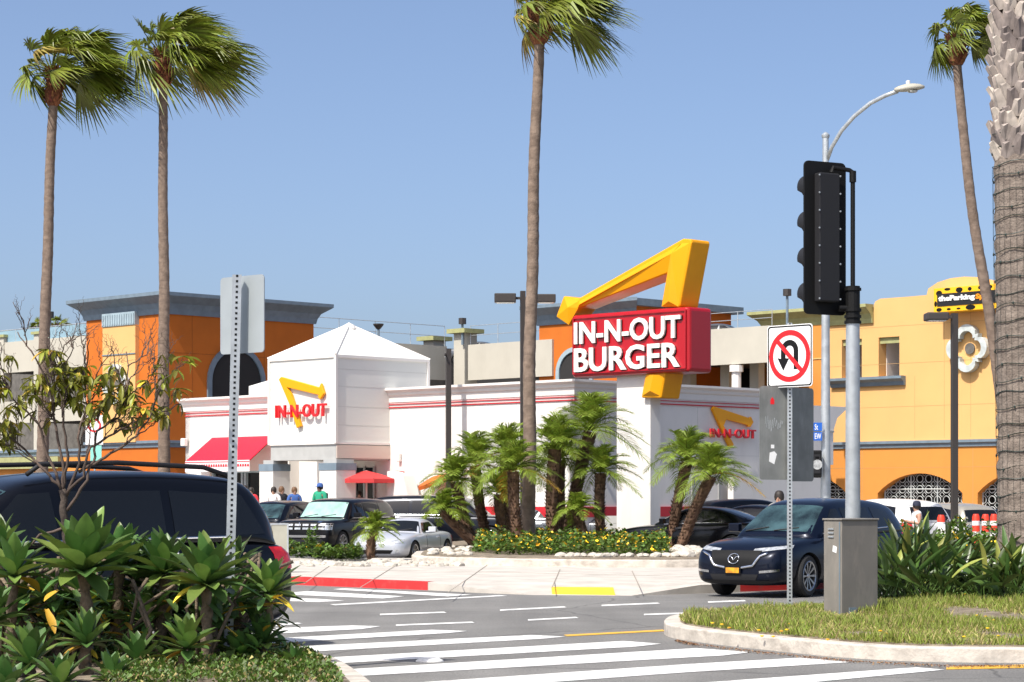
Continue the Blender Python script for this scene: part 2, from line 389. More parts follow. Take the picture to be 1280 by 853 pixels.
# joints in the concrete
mb = MB()
for a, b in [((420, 712), (640, 716)), ((640, 716), (900, 722)), ((560, 741), (610, 706)), ((690, 735), (700, 712)), ((800, 735), (790, 714)), ((450, 735), (500, 704)), ((380, 730), (420, 702))]:
    A, B = G(*a, .152), G(*b, .152); A.z = B.z = .156; mb.box((A + B) / 2, ((B - A).length, .018, .003), math.atan2(B.y - A.y, B.x - A.x))
tag(mb.build('pavement_joints', M['joint']), kind='structure')
# painted bars, traced on the ground
bars = [[(340, 786), (440, 782.5), (476, 783.5), (452, 787), (340, 793)],
        [(300, 801), (540, 788), (584, 789.5), (560, 792), (300, 807)],
        [(330, 811), (665, 794.5), (706, 796.5), (680, 799), (340, 818)],
        [(370, 825), (780, 802), (826, 805.5), (795, 809), (385, 832)],
        [(410, 839), (870, 811), (938, 816), (905, 820), (425, 847)],
        [(480, 857), (860, 831), (1001, 823), (1063, 828.5), (860, 841), (640, 857)],
        [(840, 857), (1145, 835), (1180, 838), (980, 857)],
        [(340, 781), (372, 779), (378, 780), (340, 784)],
        [(368, 741), (384, 739.5), (505, 746), (480, 748.5), (368, 744)],
        [(417, 737), (430, 736), (590, 744), (560, 746)],
        [(340, 748), (395, 749), (430, 751.5), (400, 753), (340, 751)],
        [(413, 756), (624, 744.6), (634, 745.4), (420, 757.2)]]
for (x0, y0, x1, y1) in [(475, 768.5, 555, 766), (495, 782, 590, 778.5), (625, 763.2, 705, 759.3), (660, 775.5, 720, 772.5), (752, 757.3, 822, 754.6),
                         (805, 768.6, 880, 766.3), (925, 764, 1000, 761.8), (885, 753, 930, 751.5)]:
    bars.append([(x0, y0 - .6), (x1, y1 - .8), (x1 + 3, y1 + .6), (x0, y0 + 1)])
mb = MB()
for b in bars: mb.prism(gpoly(b), [], GF, .003, .006)
tag(mb.build('crosswalk_marking', M['paint']), kind='structure')
mb = MB()
for b in [[(705, 794.2), (828, 787.8), (832, 789.5), (709, 796)], [(1183, 834.5), (1400, 827.5), (1400, 833), (1183, 837.5)]]: mb.prism(gpoly(b), [], GF, .003, .006)
tag(mb.build('yellow_line', M['ypaint']), kind='structure')
c = G(537, 827); MB().lathe((c.x, c.y, 0), [(.0, .035), (.1, .035), (.14, .012), (.145, 0)], 20).build('utility_cover', M['paint'])
tag(bpy.data.objects['utility_cover'], 'round white painted cover disc lying on the crosswalk', 'road cover')
# median island at right
med = smooth_poly(gpoly([(829, 789), (832, 796), (860, 801.5), (958, 813), (1070, 824), (1188, 829), (1500, 829), (1600, 790), (1600, 745), (1250, 752), (1110, 764), (1000, 773), (900, 777.5), (842, 781.5)]), 2)
inner = offset_poly(med, .2)
slab('median_kerb', med, -.05, .15, M['kerb'], bevel=.03)
slab('median_soil', inner, .05, .165, M['soil'])
# left planter island
isl = smooth_poly([(-16, 8), (-2.4, 8), (-.8, 14), (-.9, 17.5), (-1.35, 20.6), (-1.9, 23.3), (-3.3, 23.3), (-4.6, 22.3), (-6.4, 20.6), (-16, 11)], 2)
slab('planter_kerb', isl, -.05, .14, M['kerb'], bevel=.03)
slab('planter_soil', offset_poly(isl, .2), .04, .155, M['soil'])
# palm bed in front of the restaurant
bed = smooth_poly(gpoly([(512, 709), (522, 713), (690, 717.5), (880, 718.5), (900, 716), (890, 698), (820, 690), (690, 687), (590, 687), (540, 692)]), 1)
slab('bed_kerb', bed, -.05, .32, M['kerb'], bevel=.03)
slab('bed_soil', offset_poly(bed, .22), .25, .335, M['soil'])
stones = smooth_poly(gpoly([(340, 708), (515, 710), (540, 710), (540, 707), (340, 707)]), 1)
slab('stone_strip', stones, .1, .19, M['concrete'])
bed2 = gpoly([(1090, 712), (1330, 718), (1330, 709), (1090, 709)])
slab('far_bed', bed2, -.05, .22, M['soil'])
# raised terrace the restaurant stands on
CX, CY = 2.04, 76.0
FL = Frame((CX, CY), LR)          # sunlit facade, t<0 to the left
FR = Frame((CX, CY), RR)          # shaded facade, t>0 to the right
slab('terrace', [tuple(FL.w(.5, 1.6, 0)[:2]), tuple(FL.w(-24, 1.6, 0)[:2]), tuple(FL.w(-24, -3, 0)[:2]), tuple(FL.w(.5, -3, 0)[:2])], -.01, .3, M['concrete'])
slab('terrace', [tuple(FL.w(-9, 1.5, 0)[:2]), tuple(FL.w(-24, 1.5, 0)[:2]), tuple(FL.w(-24, 7.5, 0)[:2]), tuple(FL.w(-9, 7.5, 0)[:2])], -.012, .42, M['concrete'])

# ================================================================= RESTAURANT
rest = empty('burger_restaurant', (CX, CY, 0), 'white stucco fast food restaurant with red pinstripes, pyramid roofed entry tower and red awning', 'restaurant')
HT = 5.6
tL = FL.t(232); tN = FL.t(487); tR = FR.t(965)
# walls
entry_t0, entry_t1 = FL.t(338), FL.t(500)
mb = MB(); hole = [rect(FL.t(262), FL.t(330), 1.0, 2.75)]
mb.prism(rect(tL, 0, 0, HT - .45), hole, FL.fn(), -.3, 0)
mb.prism(rect(0.0, tR, 0, HT - .45), [], FR.fn(), -.3, .0)
mb.prism(rect(0, 14, 0, HT - .45), [], lambda t, z, o: FL.w(tL + .15 + o, -t, z), -.15, .15)
mb.build('wall', M['white'], rest)
mb = MB().prism([(tL + .1, -.3), (tL + .1, -13), (tR * 0 - .3, -13), (-.3, -.3)], [], lambda t, o, z: FL.w(t, o, z), HT - .75, HT - .55)
mb.build('roof', M['trim'], rest)
# parapet trim: (offset,z) profile, mitred around the corner
prof = [(-.3, HT - .5), (.03, HT - .5), (.04, HT - .3), (.1, HT - .25), (.12, HT - .16), (.2, HT - .1), (.24, HT - .08), (.24, HT), (-.3, HT)]
mb = MB()
def trim(prof, mb, t0, t1, t2):
    ring = lambda t, fr, ex: [fr.w(t + ex * o, o, z) for o, z in prof]
    A = ring(t0, FL, 0); B = ring(0, FL, 1); C2 = ring(t1, FR, 0); n = len(prof)
    fs = []
    for s in range(2):
        for i in range(n): j = (i + 1) % n; fs.append((s * n + i, s * n + j, (s + 1) * n + j, (s + 1) * n + i))
    fs += [tuple(range(n)), tuple(2 * n + i for i in reversed(range(n)))]
    mb.add(A + B + C2, fs)
trim(prof, mb, FL.t(484), tR, 0)
mb.sweep(prof, lambda t, o, z: FL.w(t, o, z), tL - .25, FL.t(345))
mb.build('parapet', M['trim'], rest)
for z0, z1 in ((4.9, 4.94), (5.02, 5.045)):
    mb = MB(); trim([(.0, z0), (.04, z0), (.04, z1), (0, z1)], mb, FL.t(487), tR, 0)
    mb.sweep([(.0, z0), (.04, z0), (.04, z1), (0, z1)], lambda t, o, z: FL.w(t, o, z), tL, FL.t(345))
    mb.build('pinstripe', M['rstripe'], rest)
mb = MB(); trim([(.0, 1.08), (.05, 1.08), (.05, 1.42), (0, 1.42)], mb, FL.t(560), FR.t(868), 0); mb.build('base_stripe', M['rstripe'], rest)
# tower
TX, TY = -6.12, 80.6
TL = Frame((TX, TY), LR); TR = Frame((TX, TY), RR)
tw = TL.t(337); td = TR.t(535)
zb, zt, za = 3.62, 6.6, 7.95
mb = MB()
def twb(z0, z1, e, m): m.prism([(tw - e, e), (e, e), (e, -td - e), (tw - e, -td - e)], [], lambda t, o, z: TL.w(t, o, z), z0, z1)
twb(zb, zt, 0, mb); mb.build('tower_panel', M['panel'], rest)
mb = MB(); twb(zt, zt + .1, .05, mb); twb(zb - .03, zb + .05, .03, mb)
for a, b in ((0, 0), (tw, 0)): mb.box(TL.w(a, 0, (zb + zt) / 2), (.1, .1, zt - zb), R(45))
mb.box(TR.w(td, 0, (zb + zt) / 2), (.1, .1, zt - zb), R(45)); mb.build('tower_frame', M['trim'], rest)
ap = TL.w(tw / 2, -td / 2, za); e = .05
cs = [TL.w(tw - e, e, zt + .1), TL.w(e, e, zt + .1), TL.w(e, -td - e, zt + .1), TL.w(tw - e, -td - e, zt + .1)]
mb = MB().add(cs + [ap], [(0, 1, 4), (1, 2, 4), (2, 3, 4), (3, 0, 4), (3, 2, 1, 0)]); mb.build('tower_roof', M['panel'], rest)
mb = MB()
for c_ in cs: mb.tube([c_, ap], .05, 6)
mb.lathe(ap, [(0, .08), (.22, -.04), (.3, -.16)], 8); mb.build('roof_ridge', M['trim'], rest)
mb = MB().prism([(tw + .03, -.03), (-.03, -.03), (-.03, -td), (tw + .03, -td)], [], lambda t, o, z: TL.w(t, o, z), 3.05, zb - .03); mb.build('beam', M['beam'], rest)
mb = MB().sweep([(0, 3.1), (.04, 3.1), (.04, 3.56), (0, 3.56)], lambda t, o, z: TR.w(t, o, z), .02, 2.6); mb.build('beam_cladding', mat('beam_cream', (.62, .52, .44), .8), rest)
# secondary roof box behind tower
mb = MB(); a, b = FL.t(311, -5), FL.t(345, -5)
mb.prism([(a, -5), (b + 1, -5), (b + 1, -9), (a, -9)], [], lambda t, o, z: FL.w(t, o, z), 5.0, 6.35)
mb.add([FL.w(a, -5, 6.35), FL.w(b + 1, -5, 6.35), FL.w(b + 1, -9, 6.35), FL.w(a, -9, 6.35), FL.w(a + 1.4, -7, 7.1), FL.w(b, -7, 7.1)], [(0, 1, 5, 4), (1, 2, 5), (2, 3, 4, 5), (3, 0, 4)])
mb.build('roof_box', M['panel'], rest)
# columns with slate caps
def col_at(px0, px1, tq, ztop=3.03):
    t0, t1 = TL.t(px0), TL.t(px1); tm = (t0 + t1) / 2; wd = (t1 - t0)
    c = MB(); c.prism([(t0, .1), (t1, .1), (t1, .1 - wd), (t0, .1 - wd)], [], lambda t, o, z: TL.w(t, o, z), 0, ztop - .35)
    ob = c.build('column', M['white'], rest)
    c = MB(); c.prism([(t0 - .02, .12), (t1 + .02, .12), (t1 + .02, .08 - wd), (t0 - .02, .08 - wd)], [], lambda t, o, z: TL.w(t, o, z), ztop - .35, ztop - .1); c.build('column_cap', M['slate'], ob)
    c = MB(); c.prism([(t0 + .1, .0), (t1 - .1, 0), (t1 - .1, .1 - wd), (t0 + .1, .1 - wd)], [], lambda t, o, z: TL.w(t, o, z), ztop - .1, ztop + .04); c.build('column_neck', M['beam'], ob)
col_at(402, 423, 0); col_at(327, 344, 0)
# entry recess : side fin walls + glazing behind
mb = MB()
mb.prism(rect(FL.t(352), FL.t(374), 0, 3.3), [], FL.fn(), .0, .5)
mb.build('entry_wall', M['trim'], rest)
mb = MB().prism(rect(FL.t(435), FL.t(469), .42, 2.8), [], FL.fn(), .0, .03); dr = mb.build('door', M['glass'], rest)
mb = MB()
for px in (435, 446, 457, 469): mb.prism(rect(FL.t(px) - .04, FL.t(px) + .04, .42, 2.85), [], FL.fn(), .03, .08)
mb.build('frame', M['beam'], dr)
# window under awning
mb = MB().prism(rect(FL.t(262), FL.t(330), 1.0, 2.75), [], FL.fn(), -.28, -.24); wn = mb.build('window', M['glass'], rest)
mb = MB()
for px in (262.5, 283, 299, 303, 329.5): mb.prism(rect(FL.t(px) - .05, FL.t(px) + .05, 1.0, 2.75), [], FL.fn(), -.24, -.12)
mb.prism(rect(FL.t(262), FL.t(330), 2.68, 2.75), [], FL.fn(), -.12, -.1)
mb.build('frame', M['lslate'], wn)
# awning : sloped hood with scalloped valance
ta0, ta1 = FL.t(234, 1.25), FL.t(345); zh, zl = 4.05, 3.13; oh = 1.25
tq0 = FL.t(266)
mb = MB(); vs = [FL.w(tq0, .03, zh), FL.w(ta1, .03, zh), FL.w(ta1, oh, zl), FL.w(ta0 - .1, oh, zl), FL.w(tq0 - .9, .03, zl)]
mb.add(vs, [(0, 1, 2, 3), (0, 3, 4)]); mb.add([v - Vector((0, 0, .04)) for v in vs], [(3, 2, 1, 0), (4, 3, 0)]); aw = mb.build('awning', M['awning'], rest)
mb = MB(); mb.prism(rect(ta0 - .1, ta1, zl - .42, zl), [], FL.fn(), oh, oh + .02); va = mb.build('valance', M['valance'], aw)
mb = MB(); n = 26
for i in range(n):
    t = ta0 + (ta1 - ta0) * (i + .5) / n; mb.prism([(t - .06, zl - .24), (t + .06, zl - .24), (t + .04, zl - .14), (t - .04, zl - .14)], [], FL.fn(), oh + .02, oh + .028)
mb.prism(rect(ta0 - .1, ta1, zl - .07, zl - .04), [], FL.fn(), oh + .02, oh + .028); mb.build('valance_print', M['rstripe'], va)
# wall lamps, camera
mb = MB().box(FL.w(FL.t(501), .08, 3.15), (.14, .14, .3), R(45)); mb.build('wall_lamp', M['trim'], rest, bevel=.03)
mb = MB().box(FL.w(tL + .1, .15, 3.9), (.18, .25, .3), R(45)); mb.build('wall_lamp', M['trim'], rest, bevel=.03)
mb = MB().tube([FR.w(-.5 + .2, .0, 4.55), FR.w(-.1, .25, 4.5)], .03, 6).lathe(FR.w(-.1, .25, 4.4), [(0, -.06), (.07, -.02), (.07, .06), (0, .08)], 10); mb.build('camera_dome', M['blackm'], rest)
# service side: door, low yard wall, drive-through canopy
mb = MB().prism(rect(FR.t(866), FR.t(897), 0, 2.45), [], FR.fn(), 0, .03); sd_ = mb.build('service_door', M['trim'], rest)
mb = MB()
for a, b, c_, d in ((864, 866, 0, 2.5), (897, 899, 0, 2.5)): mb.prism(rect(FR.t(a), FR.t(b), c_, d), [], FR.fn(), .0, .05)
mb.prism(rect(FR.t(866), FR.t(897), 2.45, 2.5), [], FR.fn(), 0, .05); mb.build('door_frame', M['beam'], sd_)
mb = MB().prism(rect(FR.t(899) + .05, FR.t(1018), 0, 2.45), [], FR.fn(), .35, .6); mb.build('yard_wall', M['white'], rest)
q = FR.w(tR, 0, 0)
mb = MB(); FC = Frame((q.x, q.y), RR); c0, c1 = FC.t(985), FC.t(1047)
mb.prism([(c0, 2.95), (c1, 2.95), (c1, 4.2), (c1 + .25, 4.7), (c1 + .75, 5.0), (c1 + .8, 5.12), (c0, 5.12)], [], FC.fn(), -3.2, -.2)
mb.prism(rect(FC.t(985), FC.t(1000), 0, 2.95), [], FC.fn(), -3, -.4); mb.build('canopy', M['trim'], rest)
mb = MB().prism(rect(c0, c1 + .02, 4.15, 4.22), [], FC.fn(), -3.22, -.17); mb.build('canopy_band', M['beam'], rest)
# buttress pieces and arched niches on the sunlit wall
mb = MB(); t0, t1 = FL.t(505), FL.t(527)
mb.prism([(t0, 0), (t1 + .35, 0), (t1 + .3, 1.4), (t1 - .1, 2.5), (t0, 2.65)], [], FL.fn(), .25, .8); mb.build('buttress', M['white'], rest)

# wall logo signs : folded yellow arrow + lettering
def arrow_poly(pts, fr, off): return [fr.P(*p, off=off) for p in pts]
def wall_sign(fr, outline, tA, tB, label, z=.14, base=.0, refs=None):
    rt = fr.w(fr.P(*tA)[0], 0, fr.P(*tA)[1])
    s = empty('logo_sign', rt, label, 'sign')
    pl = arrow_poly(outline, fr, z); MB().prism(pl, [], fr.fn(), .03, z).build('arrow', M['signyel'], s, bevel=.02)
    mb = MB(); text_px(mb, 'IN-N-OUT', fr, tA, tB, z - .02, z + .06, off=.02, spacing=1.03); mb.build('lettering', M['signr'] if fr is TL else M['rstripe'], s)  # side wall letters take a darker red, shade put into the colour
k = 3.553
def zz(pts, ox, oy, k=k): return [(ox + x / k, oy + y / k) for x, y in pts]
wall_sign(TL, zz([(455, 265), (465, 253), (635, 300), (642, 281), (656, 327), (638, 354), (628, 342), (632, 334), (490, 300), (510, 330), (553, 472), (535, 481), (500, 370)], 220, 400),
          (343.5, 523), (407, 504), 'yellow folded arrow and red IN-N-OUT letters on the white entry tower')
wall_sign(FR, zz([(820, 112), (828, 100), (985, 152), (992, 146), (1003, 170), (990, 192), (978, 190), (978, 184), (882, 158), (870, 185), (916, 272), (898, 282), (858, 195)], 660, 480),
          (889, 547), (945.5, 537.5), 'yellow folded arrow and red IN-N-OUT letters on the side wall, coloured darker for its shade')

# ================================================================= PYLON SIGN
pyb = Wp(806, 625, 70.5)
PL = Frame((pyb.x, pyb.y), LR)                       # front plane of the sign box
pt0, pt1 = PL.t(714), PL.t(861)
FP = Frame((PL.w(pt1, 0, 0).x, PL.w(pt1, 0, 0).y), RR)
dp = FP.t(891)
py = empty('pylon_sign', PL.w(PL.t(800), -dp / 2, 0), 'tall roadside pylon with red IN-N-OUT BURGER box and yellow arrow over a white pier', 'sign')
z1 = PL.P(861, 383)[1]; z0 = PL.P(861, 465)[1]
cutL = offset_poly(rect(pt0, pt1, z0, z1), .0)
MB().prism(rect(pt0, pt1, z0, z1), [], PL.fn(), -dp, 0).build('sign_box', M['signred'], py, bevel=.12)
mb = MB(); pr = rect(pt0 + .09, pt1 - .09, z0 + .09, z1 - .09)
mb.prism(pr, [offset_poly(pr, .05)], PL.fn(), .0, .05); mb.build('face_rim', M['signred'], py, bevel=.015)
mb = MB()
H_ = z1 - z0; W_ = pt1 - pt0
put_text(mb, 'IN-N-OUT', PL, (pt0 + W_ * .04, pt1 - W_ * .055, z1 - H_ * .475, z1 - H_ * .12), .03, .09, off=.022, spacing=1.0)
put_text(mb, 'BURGER', PL, (pt0 + W_ * .04, pt1 - W_ * .065, z1 - H_ * .92, z1 - H_ * .535), .03, .09, off=.022, spacing=1.0)
mb.build('lettering', M['letter'], py)
mb = MB()
put_text(mb, 'IN-N-OUT', PL, (pt0 + W_ * .04 + .0, pt1 - W_ * .055 + .03, z1 - H_ * .475 - .025, z1 - H_ * .12 - .02), .004, .028, off=.03, spacing=1.0)
put_text(mb, 'BURGER', PL, (pt0 + W_ * .04 + .0, pt1 - W_ * .065 + .03, z1 - H_ * .92 - .025, z1 - H_ * .535 - .02), .004, .028, off=.03, spacing=1.0)
mb.build('letter_shade', M['black'], py)  # black letter copies shifted right and down, painting the letters' shade
ao = -.12; ab = -dp + .12
up = [(722, 385), (714, 395), (711, 407.5), (694.5, 396), (704, 370), (723, 373), (853, 298.5), (864, 299), (864.5, 303), (849.5, 384), (826, 384), (833.5, 342)]
upl = [PL.P(*p, off=ao) for p in up]
ar = MB().prism(upl, [], PL.fn(), ab, ao).build('arrow', M['signyel'], py, bevel=.06)
# raised spine facets on arrow face
def P3(px, py_, o): t, z = PL.P(px, py_, off=ao); return PL.w(t, o, z)
mb = MB()
mb.add([P3(722, 385, ao + .004), P3(835, 340, ao + .004), P3(851, 305, ao + .004), P3(724, 377, ao + .004), P3(728, 381, ao + .13), P3(842, 318, ao + .13)],
       [(0, 1, 5, 4), (4, 5, 2, 3), (0, 4, 3)])
mb.add([P3(827, 383.5, ao + .004), P3(848, 383.5, ao + .004), P3(862, 304, ao + .004), P3(853, 304, ao + .004), P3(835, 342, ao + .004), P3(839, 377, ao + .13), P3(842, 318, ao + .13)],
       [(0, 1, 5), (1, 2, 6, 5), (0, 5, 6, 4), (4, 6, 3), (3, 6, 2)])
mb.add([P3(696, 396, ao + .004), P3(711, 406, ao + .004), P3(723, 385, ao + .004), P3(724, 376, ao + .004), P3(705, 371, ao + .004), P3(713, 385, ao + .13)],
       [(0, 1, 5), (1, 2, 5), (2, 3, 5), (3, 4, 5), (4, 0, 5)])
mb.build('arrow_facet', M['signyel'], ar)
lo = [(807, 465), (801, 497.5), (826, 498), (832, 465)]
la = MB().prism([PL.P(*p, off=ao) for p in lo], [], PL.fn(), ab, ao).build('arrow_tail', M['signyel'], py, bevel=.05)
mb = MB(); mb.add([P3(807.5, 469, ao + .004), P3(803, 495, ao + .004), P3(825, 495, ao + .004), P3(830, 469, ao + .004), P3(816, 489, ao + .13), P3(820, 469, ao + .13)],
       [(0, 1, 4, 5), (1, 2, 4), (2, 3, 5, 4)]); mb.build('arrow_facet', M['signyel'], la)
# white pier
q0, q1 = PL.t(771, -.3), PL.t(813, -.3)
MB().prism([(q0, -.3), (q1, -.3), (q1, -dp + .35), (q0, -dp + .35)], [], lambda t, o, z: PL.w(t, o, z), 0, z0 + .02).build('pier', M['white'], py)
mb = MB().prism([(q0 - .6, -.3), (q0, -.3), (q0, -1), (q0 - .6, -1)], [], lambda t, o, z: PL.w(t, o, z), .25, 1.15); mb.build('pier_step', M['beam'], py)

# ================================================================= PARKING GARAGE
gar = empty('parking_garage', (-18.15, 121, 0), 'beige multi level parking garage with orange corner towers and dark open decks', 'parking garage')
GT = Frame((-18.15, 121), LR); GR = Frame((-18.15, 121), RR)
ZB = 4.6; ZT = 12.05
g0 = GT.t(108); g1 = GR.t(392)
def boxfn(fr): return lambda t, o, z: fr.w(t, o, z)
mb = MB(); mb.prism([(g0, 0), (0, 0), (0, -g1), (g0, -g1)], [], boxfn(GT), 0, ZT); tow = mb.build('orange_tower', M['orange'], gar)
def cornice(fr, t0, t1, z, m, par, sc=1, ret0=0, ret1=0, name='cornice'):
    pf = [(0, z - .95 * sc), (.1, z - .95 * sc), (.16, z - .7 * sc), (.3, z - .45 * sc), (.62 * sc, z - .2 * sc), (.72 * sc, z - .12 * sc), (.72 * sc, z + .05), (0, z + .05)]
    mb = MB(); A = [fr.w(t0 - ret0 * o, o, zz_) for o, zz_ in pf]; B = [fr.w(t1 + ret1 * o, o, zz_) for o, zz_ in pf]; n = len(pf)
    mb.add(A + B, [(i, (i + 1) % n, n + (i + 1) % n, n + i) for i in range(n)] + [tuple(range(n)), tuple(range(2 * n - 1, n - 1, -1))]); return mb.build(name, m, par)
cornice(GT, g0, 0, 12.4, M['slate'], tow, 1.1, 1, 1); cornice(GR, 0, g1, 12.4, M['slate'], tow, 1.1, 1, 1)
mb = MB().prism([(g0, .3), (0.3, .3), (.3, -g1 - .3), (g0, -g1 - .3)], [], boxfn(GT), 12.05, 12.44); mb.build('tower_cap', M['slate'], tow)
p0, p1 = GT.t(133), GT.t(174)
mb = MB().prism([(p0, .25), (p1, .25), (p1, 0.005), (p0, 0.005)], [], boxfn(GT), ZB + .1, 10.9); mb.build('pilaster', M['yellow'], tow)
mb = MB(); mb.prism([(p0, .3), (p1, .3), (p1, 0.005), (p0, 0.005)], [], boxfn(GT), 10.9, 11.6)
for i in range(14): t = p0 + (p1 - p0) * (i + .5) / 14; mb.prism([(t - .05, .34), (t + .05, .34), (t + .05, .3), (t - .05, .3)], [], boxfn(GT), 10.95, 11.5)
mb.build('fluted_capital', M['lslate'], tow)
mb = MB().prism([(p0, .29), (p1, .29), (p1, .25), (p0, .25)], [], boxfn(GT), 9.35, 9.41); mb.build('reveal', M['slate'], tow)
def band(fr, t0, t1, par, z=ZB, m='slate'):
    mb = MB().sweep([(0, z - .2), (.08, z - .2), (.1, z - .05), (.2, z + .02), (.2, z + .16), (0, z + .16)], boxfn(fr), t0, t1); return mb.build('band', M[m], par)
band(GT, g0, p0 - .01, tow); band(GT, p0, .15, tow); band(GR, 0, g1, tow)
def quatrefoil(fr, tc, zc, r, par, o=.0, th=.35, name='medallion'):
    """four-lobed ring with corner points, a lattice disc and rivet spokes"""
    out = []
    for k in range(4):
        a = 90 * k; cx, cz = tc + r * .52 * math.cos(R(a)), zc + r * .52 * math.sin(R(a))
        out += arc(cx, cz, r * .5, a - 62, a + 62, 8)
        d = R(a + 45); out += [(tc + r * .72 * math.cos(d - .12) , zc + r * .72 * math.sin(d - .12)), (tc + r * .86 * math.cos(d), zc + r * .86 * math.sin(d)), (tc + r * .72 * math.cos(d + .12), zc + r * .72 * math.sin(d + .12))]
    inn = [(tc + (x - tc) * .72, zc + (z - zc) * .72) for x, z in out]
    m = MB().prism(out, [inn], fr.fn(), o + .005, o + th).build(name, M['medal'], par, bevel=.06)
    d = MB().prism(arc(tc, zc, r * .24, 0, 360, 18)[:-1], [], fr.fn(), o + .01, o + .08).build('medallion_disc', M['inner'], m)
    return m
t, z = GT.P(153, 481); quatrefoil(GT, t, z, 1.05, tow, .25)
def arch_ring(fr, tc, z0, w, zs, par, m='slate', wd=.28, o=.12, glass='dark'):
    pl = [(tc - w, z0)] + [(tc + w * math.cos(R(a)), zs + w * math.sin(R(a))) for a in range(180, -1, -12)] + [(tc + w, z0)]
    W2 = w + wd; po = [(tc - W2, z0)] + [(tc + W2 * math.cos(R(a)), zs + W2 * math.sin(R(a))) for a in range(180, -1, -12)] + [(tc + W2, z0)]
    rg = MB(); n = len(pl); vs = []
    for a, b in zip(pl, po): vs += [fr.w(a[0], .01, a[1]), fr.w(a[0], o, a[1]), fr.w(b[0], o, b[1]), fr.w(b[0], .01, b[1])]
    rg.add(vs, [(4 * i + j, 4 * i + (j + 1) % 4, 4 * i + 4 + (j + 1) % 4, 4 * i + 4 + j) for i in range(n - 1) for j in range(4)]); a_ = rg.build('arch_window', M[m], par)
    MB().prism(pl, [], fr.fn(), .01, .03).build('opening', M[glass], a_)
    return a_
ta = GR.t(295); arch_ring(GR, ta, 6.4, (GR.t(326) - GR.t(264)) / 2, GR.P(295, 478)[1], tow)
# left decks
zsl = [(10.65, 8.9), (7.25, 6.0)]
dk = Frame((GT.w(g0, -.6, 0).x, GT.w(g0, -.6, 0).y), LR); tA = -14
for zt_, zb_ in zsl:
    mb = MB().prism([(tA, 0), (0, 0), (0, -.3), (tA, -.3)], [], boxfn(dk), zb_, zt_); mb.build('spandrel', M['beige'], gar)
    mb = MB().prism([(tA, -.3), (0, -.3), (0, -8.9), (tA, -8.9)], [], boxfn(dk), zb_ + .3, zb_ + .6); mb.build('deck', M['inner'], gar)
mb = MB().prism([(tA, 0), (0, 0), (0, -.3), (tA, -.3)], [], boxfn(dk), 0, 4.0); mb.build('base_wall', M['amber'], gar)
band(dk, tA, 0, gar, 4.3, 'slate')
mb = MB().prism([(tA, 0.3), (dk.t(78), .3), (dk.t(78), 0.0), (tA, 0.0)], [], boxfn(dk), 3.4, 4.05); mb.build('hedge_trough', M['green'], gar)
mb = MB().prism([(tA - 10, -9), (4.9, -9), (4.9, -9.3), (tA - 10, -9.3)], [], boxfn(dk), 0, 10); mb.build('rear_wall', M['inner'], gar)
for px in (2, 47): 
    t = dk.t(px); mb = MB().prism([(t - .3, .06), (t + .3, .06), (t + .3, -.5), (t - .3, -.5)], [], boxfn(dk), 4.4, 10.95); cl = mb.build('pier', M['beige'], gar)
    mb = MB().prism([(t - .45, .16), (t + .45, .16), (t + .45, -.7), (t - .45, -.7)], [], boxfn(dk), 10.95, 11.1); mb.build('pier_cap', M['green'], cl)
for px in (20, 70, 95): 
    t = dk.t(px); MB().prism([(t - .25, -5), (t + .25, -5), (t + .25, -5.5), (t - .25, -5.5)], [], boxfn(dk), 4, 10).build('inner_column', M['beige'], gar)
def railing(fr, t0, t1, z0, z1, par, o=0):
    mb = MB().prism(rect(t0, t1, z0, z1 - .05), [], fr.fn(), o - .01, o + .01); g = mb.build('railing_glass', M['glassb'], par)
    mb = MB(); mb.tube([fr.w(t0, o, z1), fr.w(t1, o, z1)], .03, 6); n = max(2, int(abs(t1 - t0) / 1.8))
    for i in range(n + 1): t = t0 + (t1 - t0) * i / n; mb.tube([fr.w(t, o, z0 - .1), fr.w(t, o, z1)], .025, 6)
    mb.build('rail', M['steel'], g)
railing(dk, tA, -.1, 10.66, 11.35, gar, -.15)
def rail_only(fr, t0, t1, z0, z1, par, o=0):
    mb = MB()
    for z in (z1, (z0 + z1) / 2): mb.tube([fr.w(t0, o, z), fr.w(t1, o, z)], .02, 5)
    n = max(2, int(abs(t1 - t0) / 2.2))
    for i in range(n + 1): t = t0 + (t1 - t0) * i / n; mb.tube([fr.w(t, o, z0 - .1), fr.w(t, o, z1)], .02, 5)
    mb.build('rail', M['steel'], par)
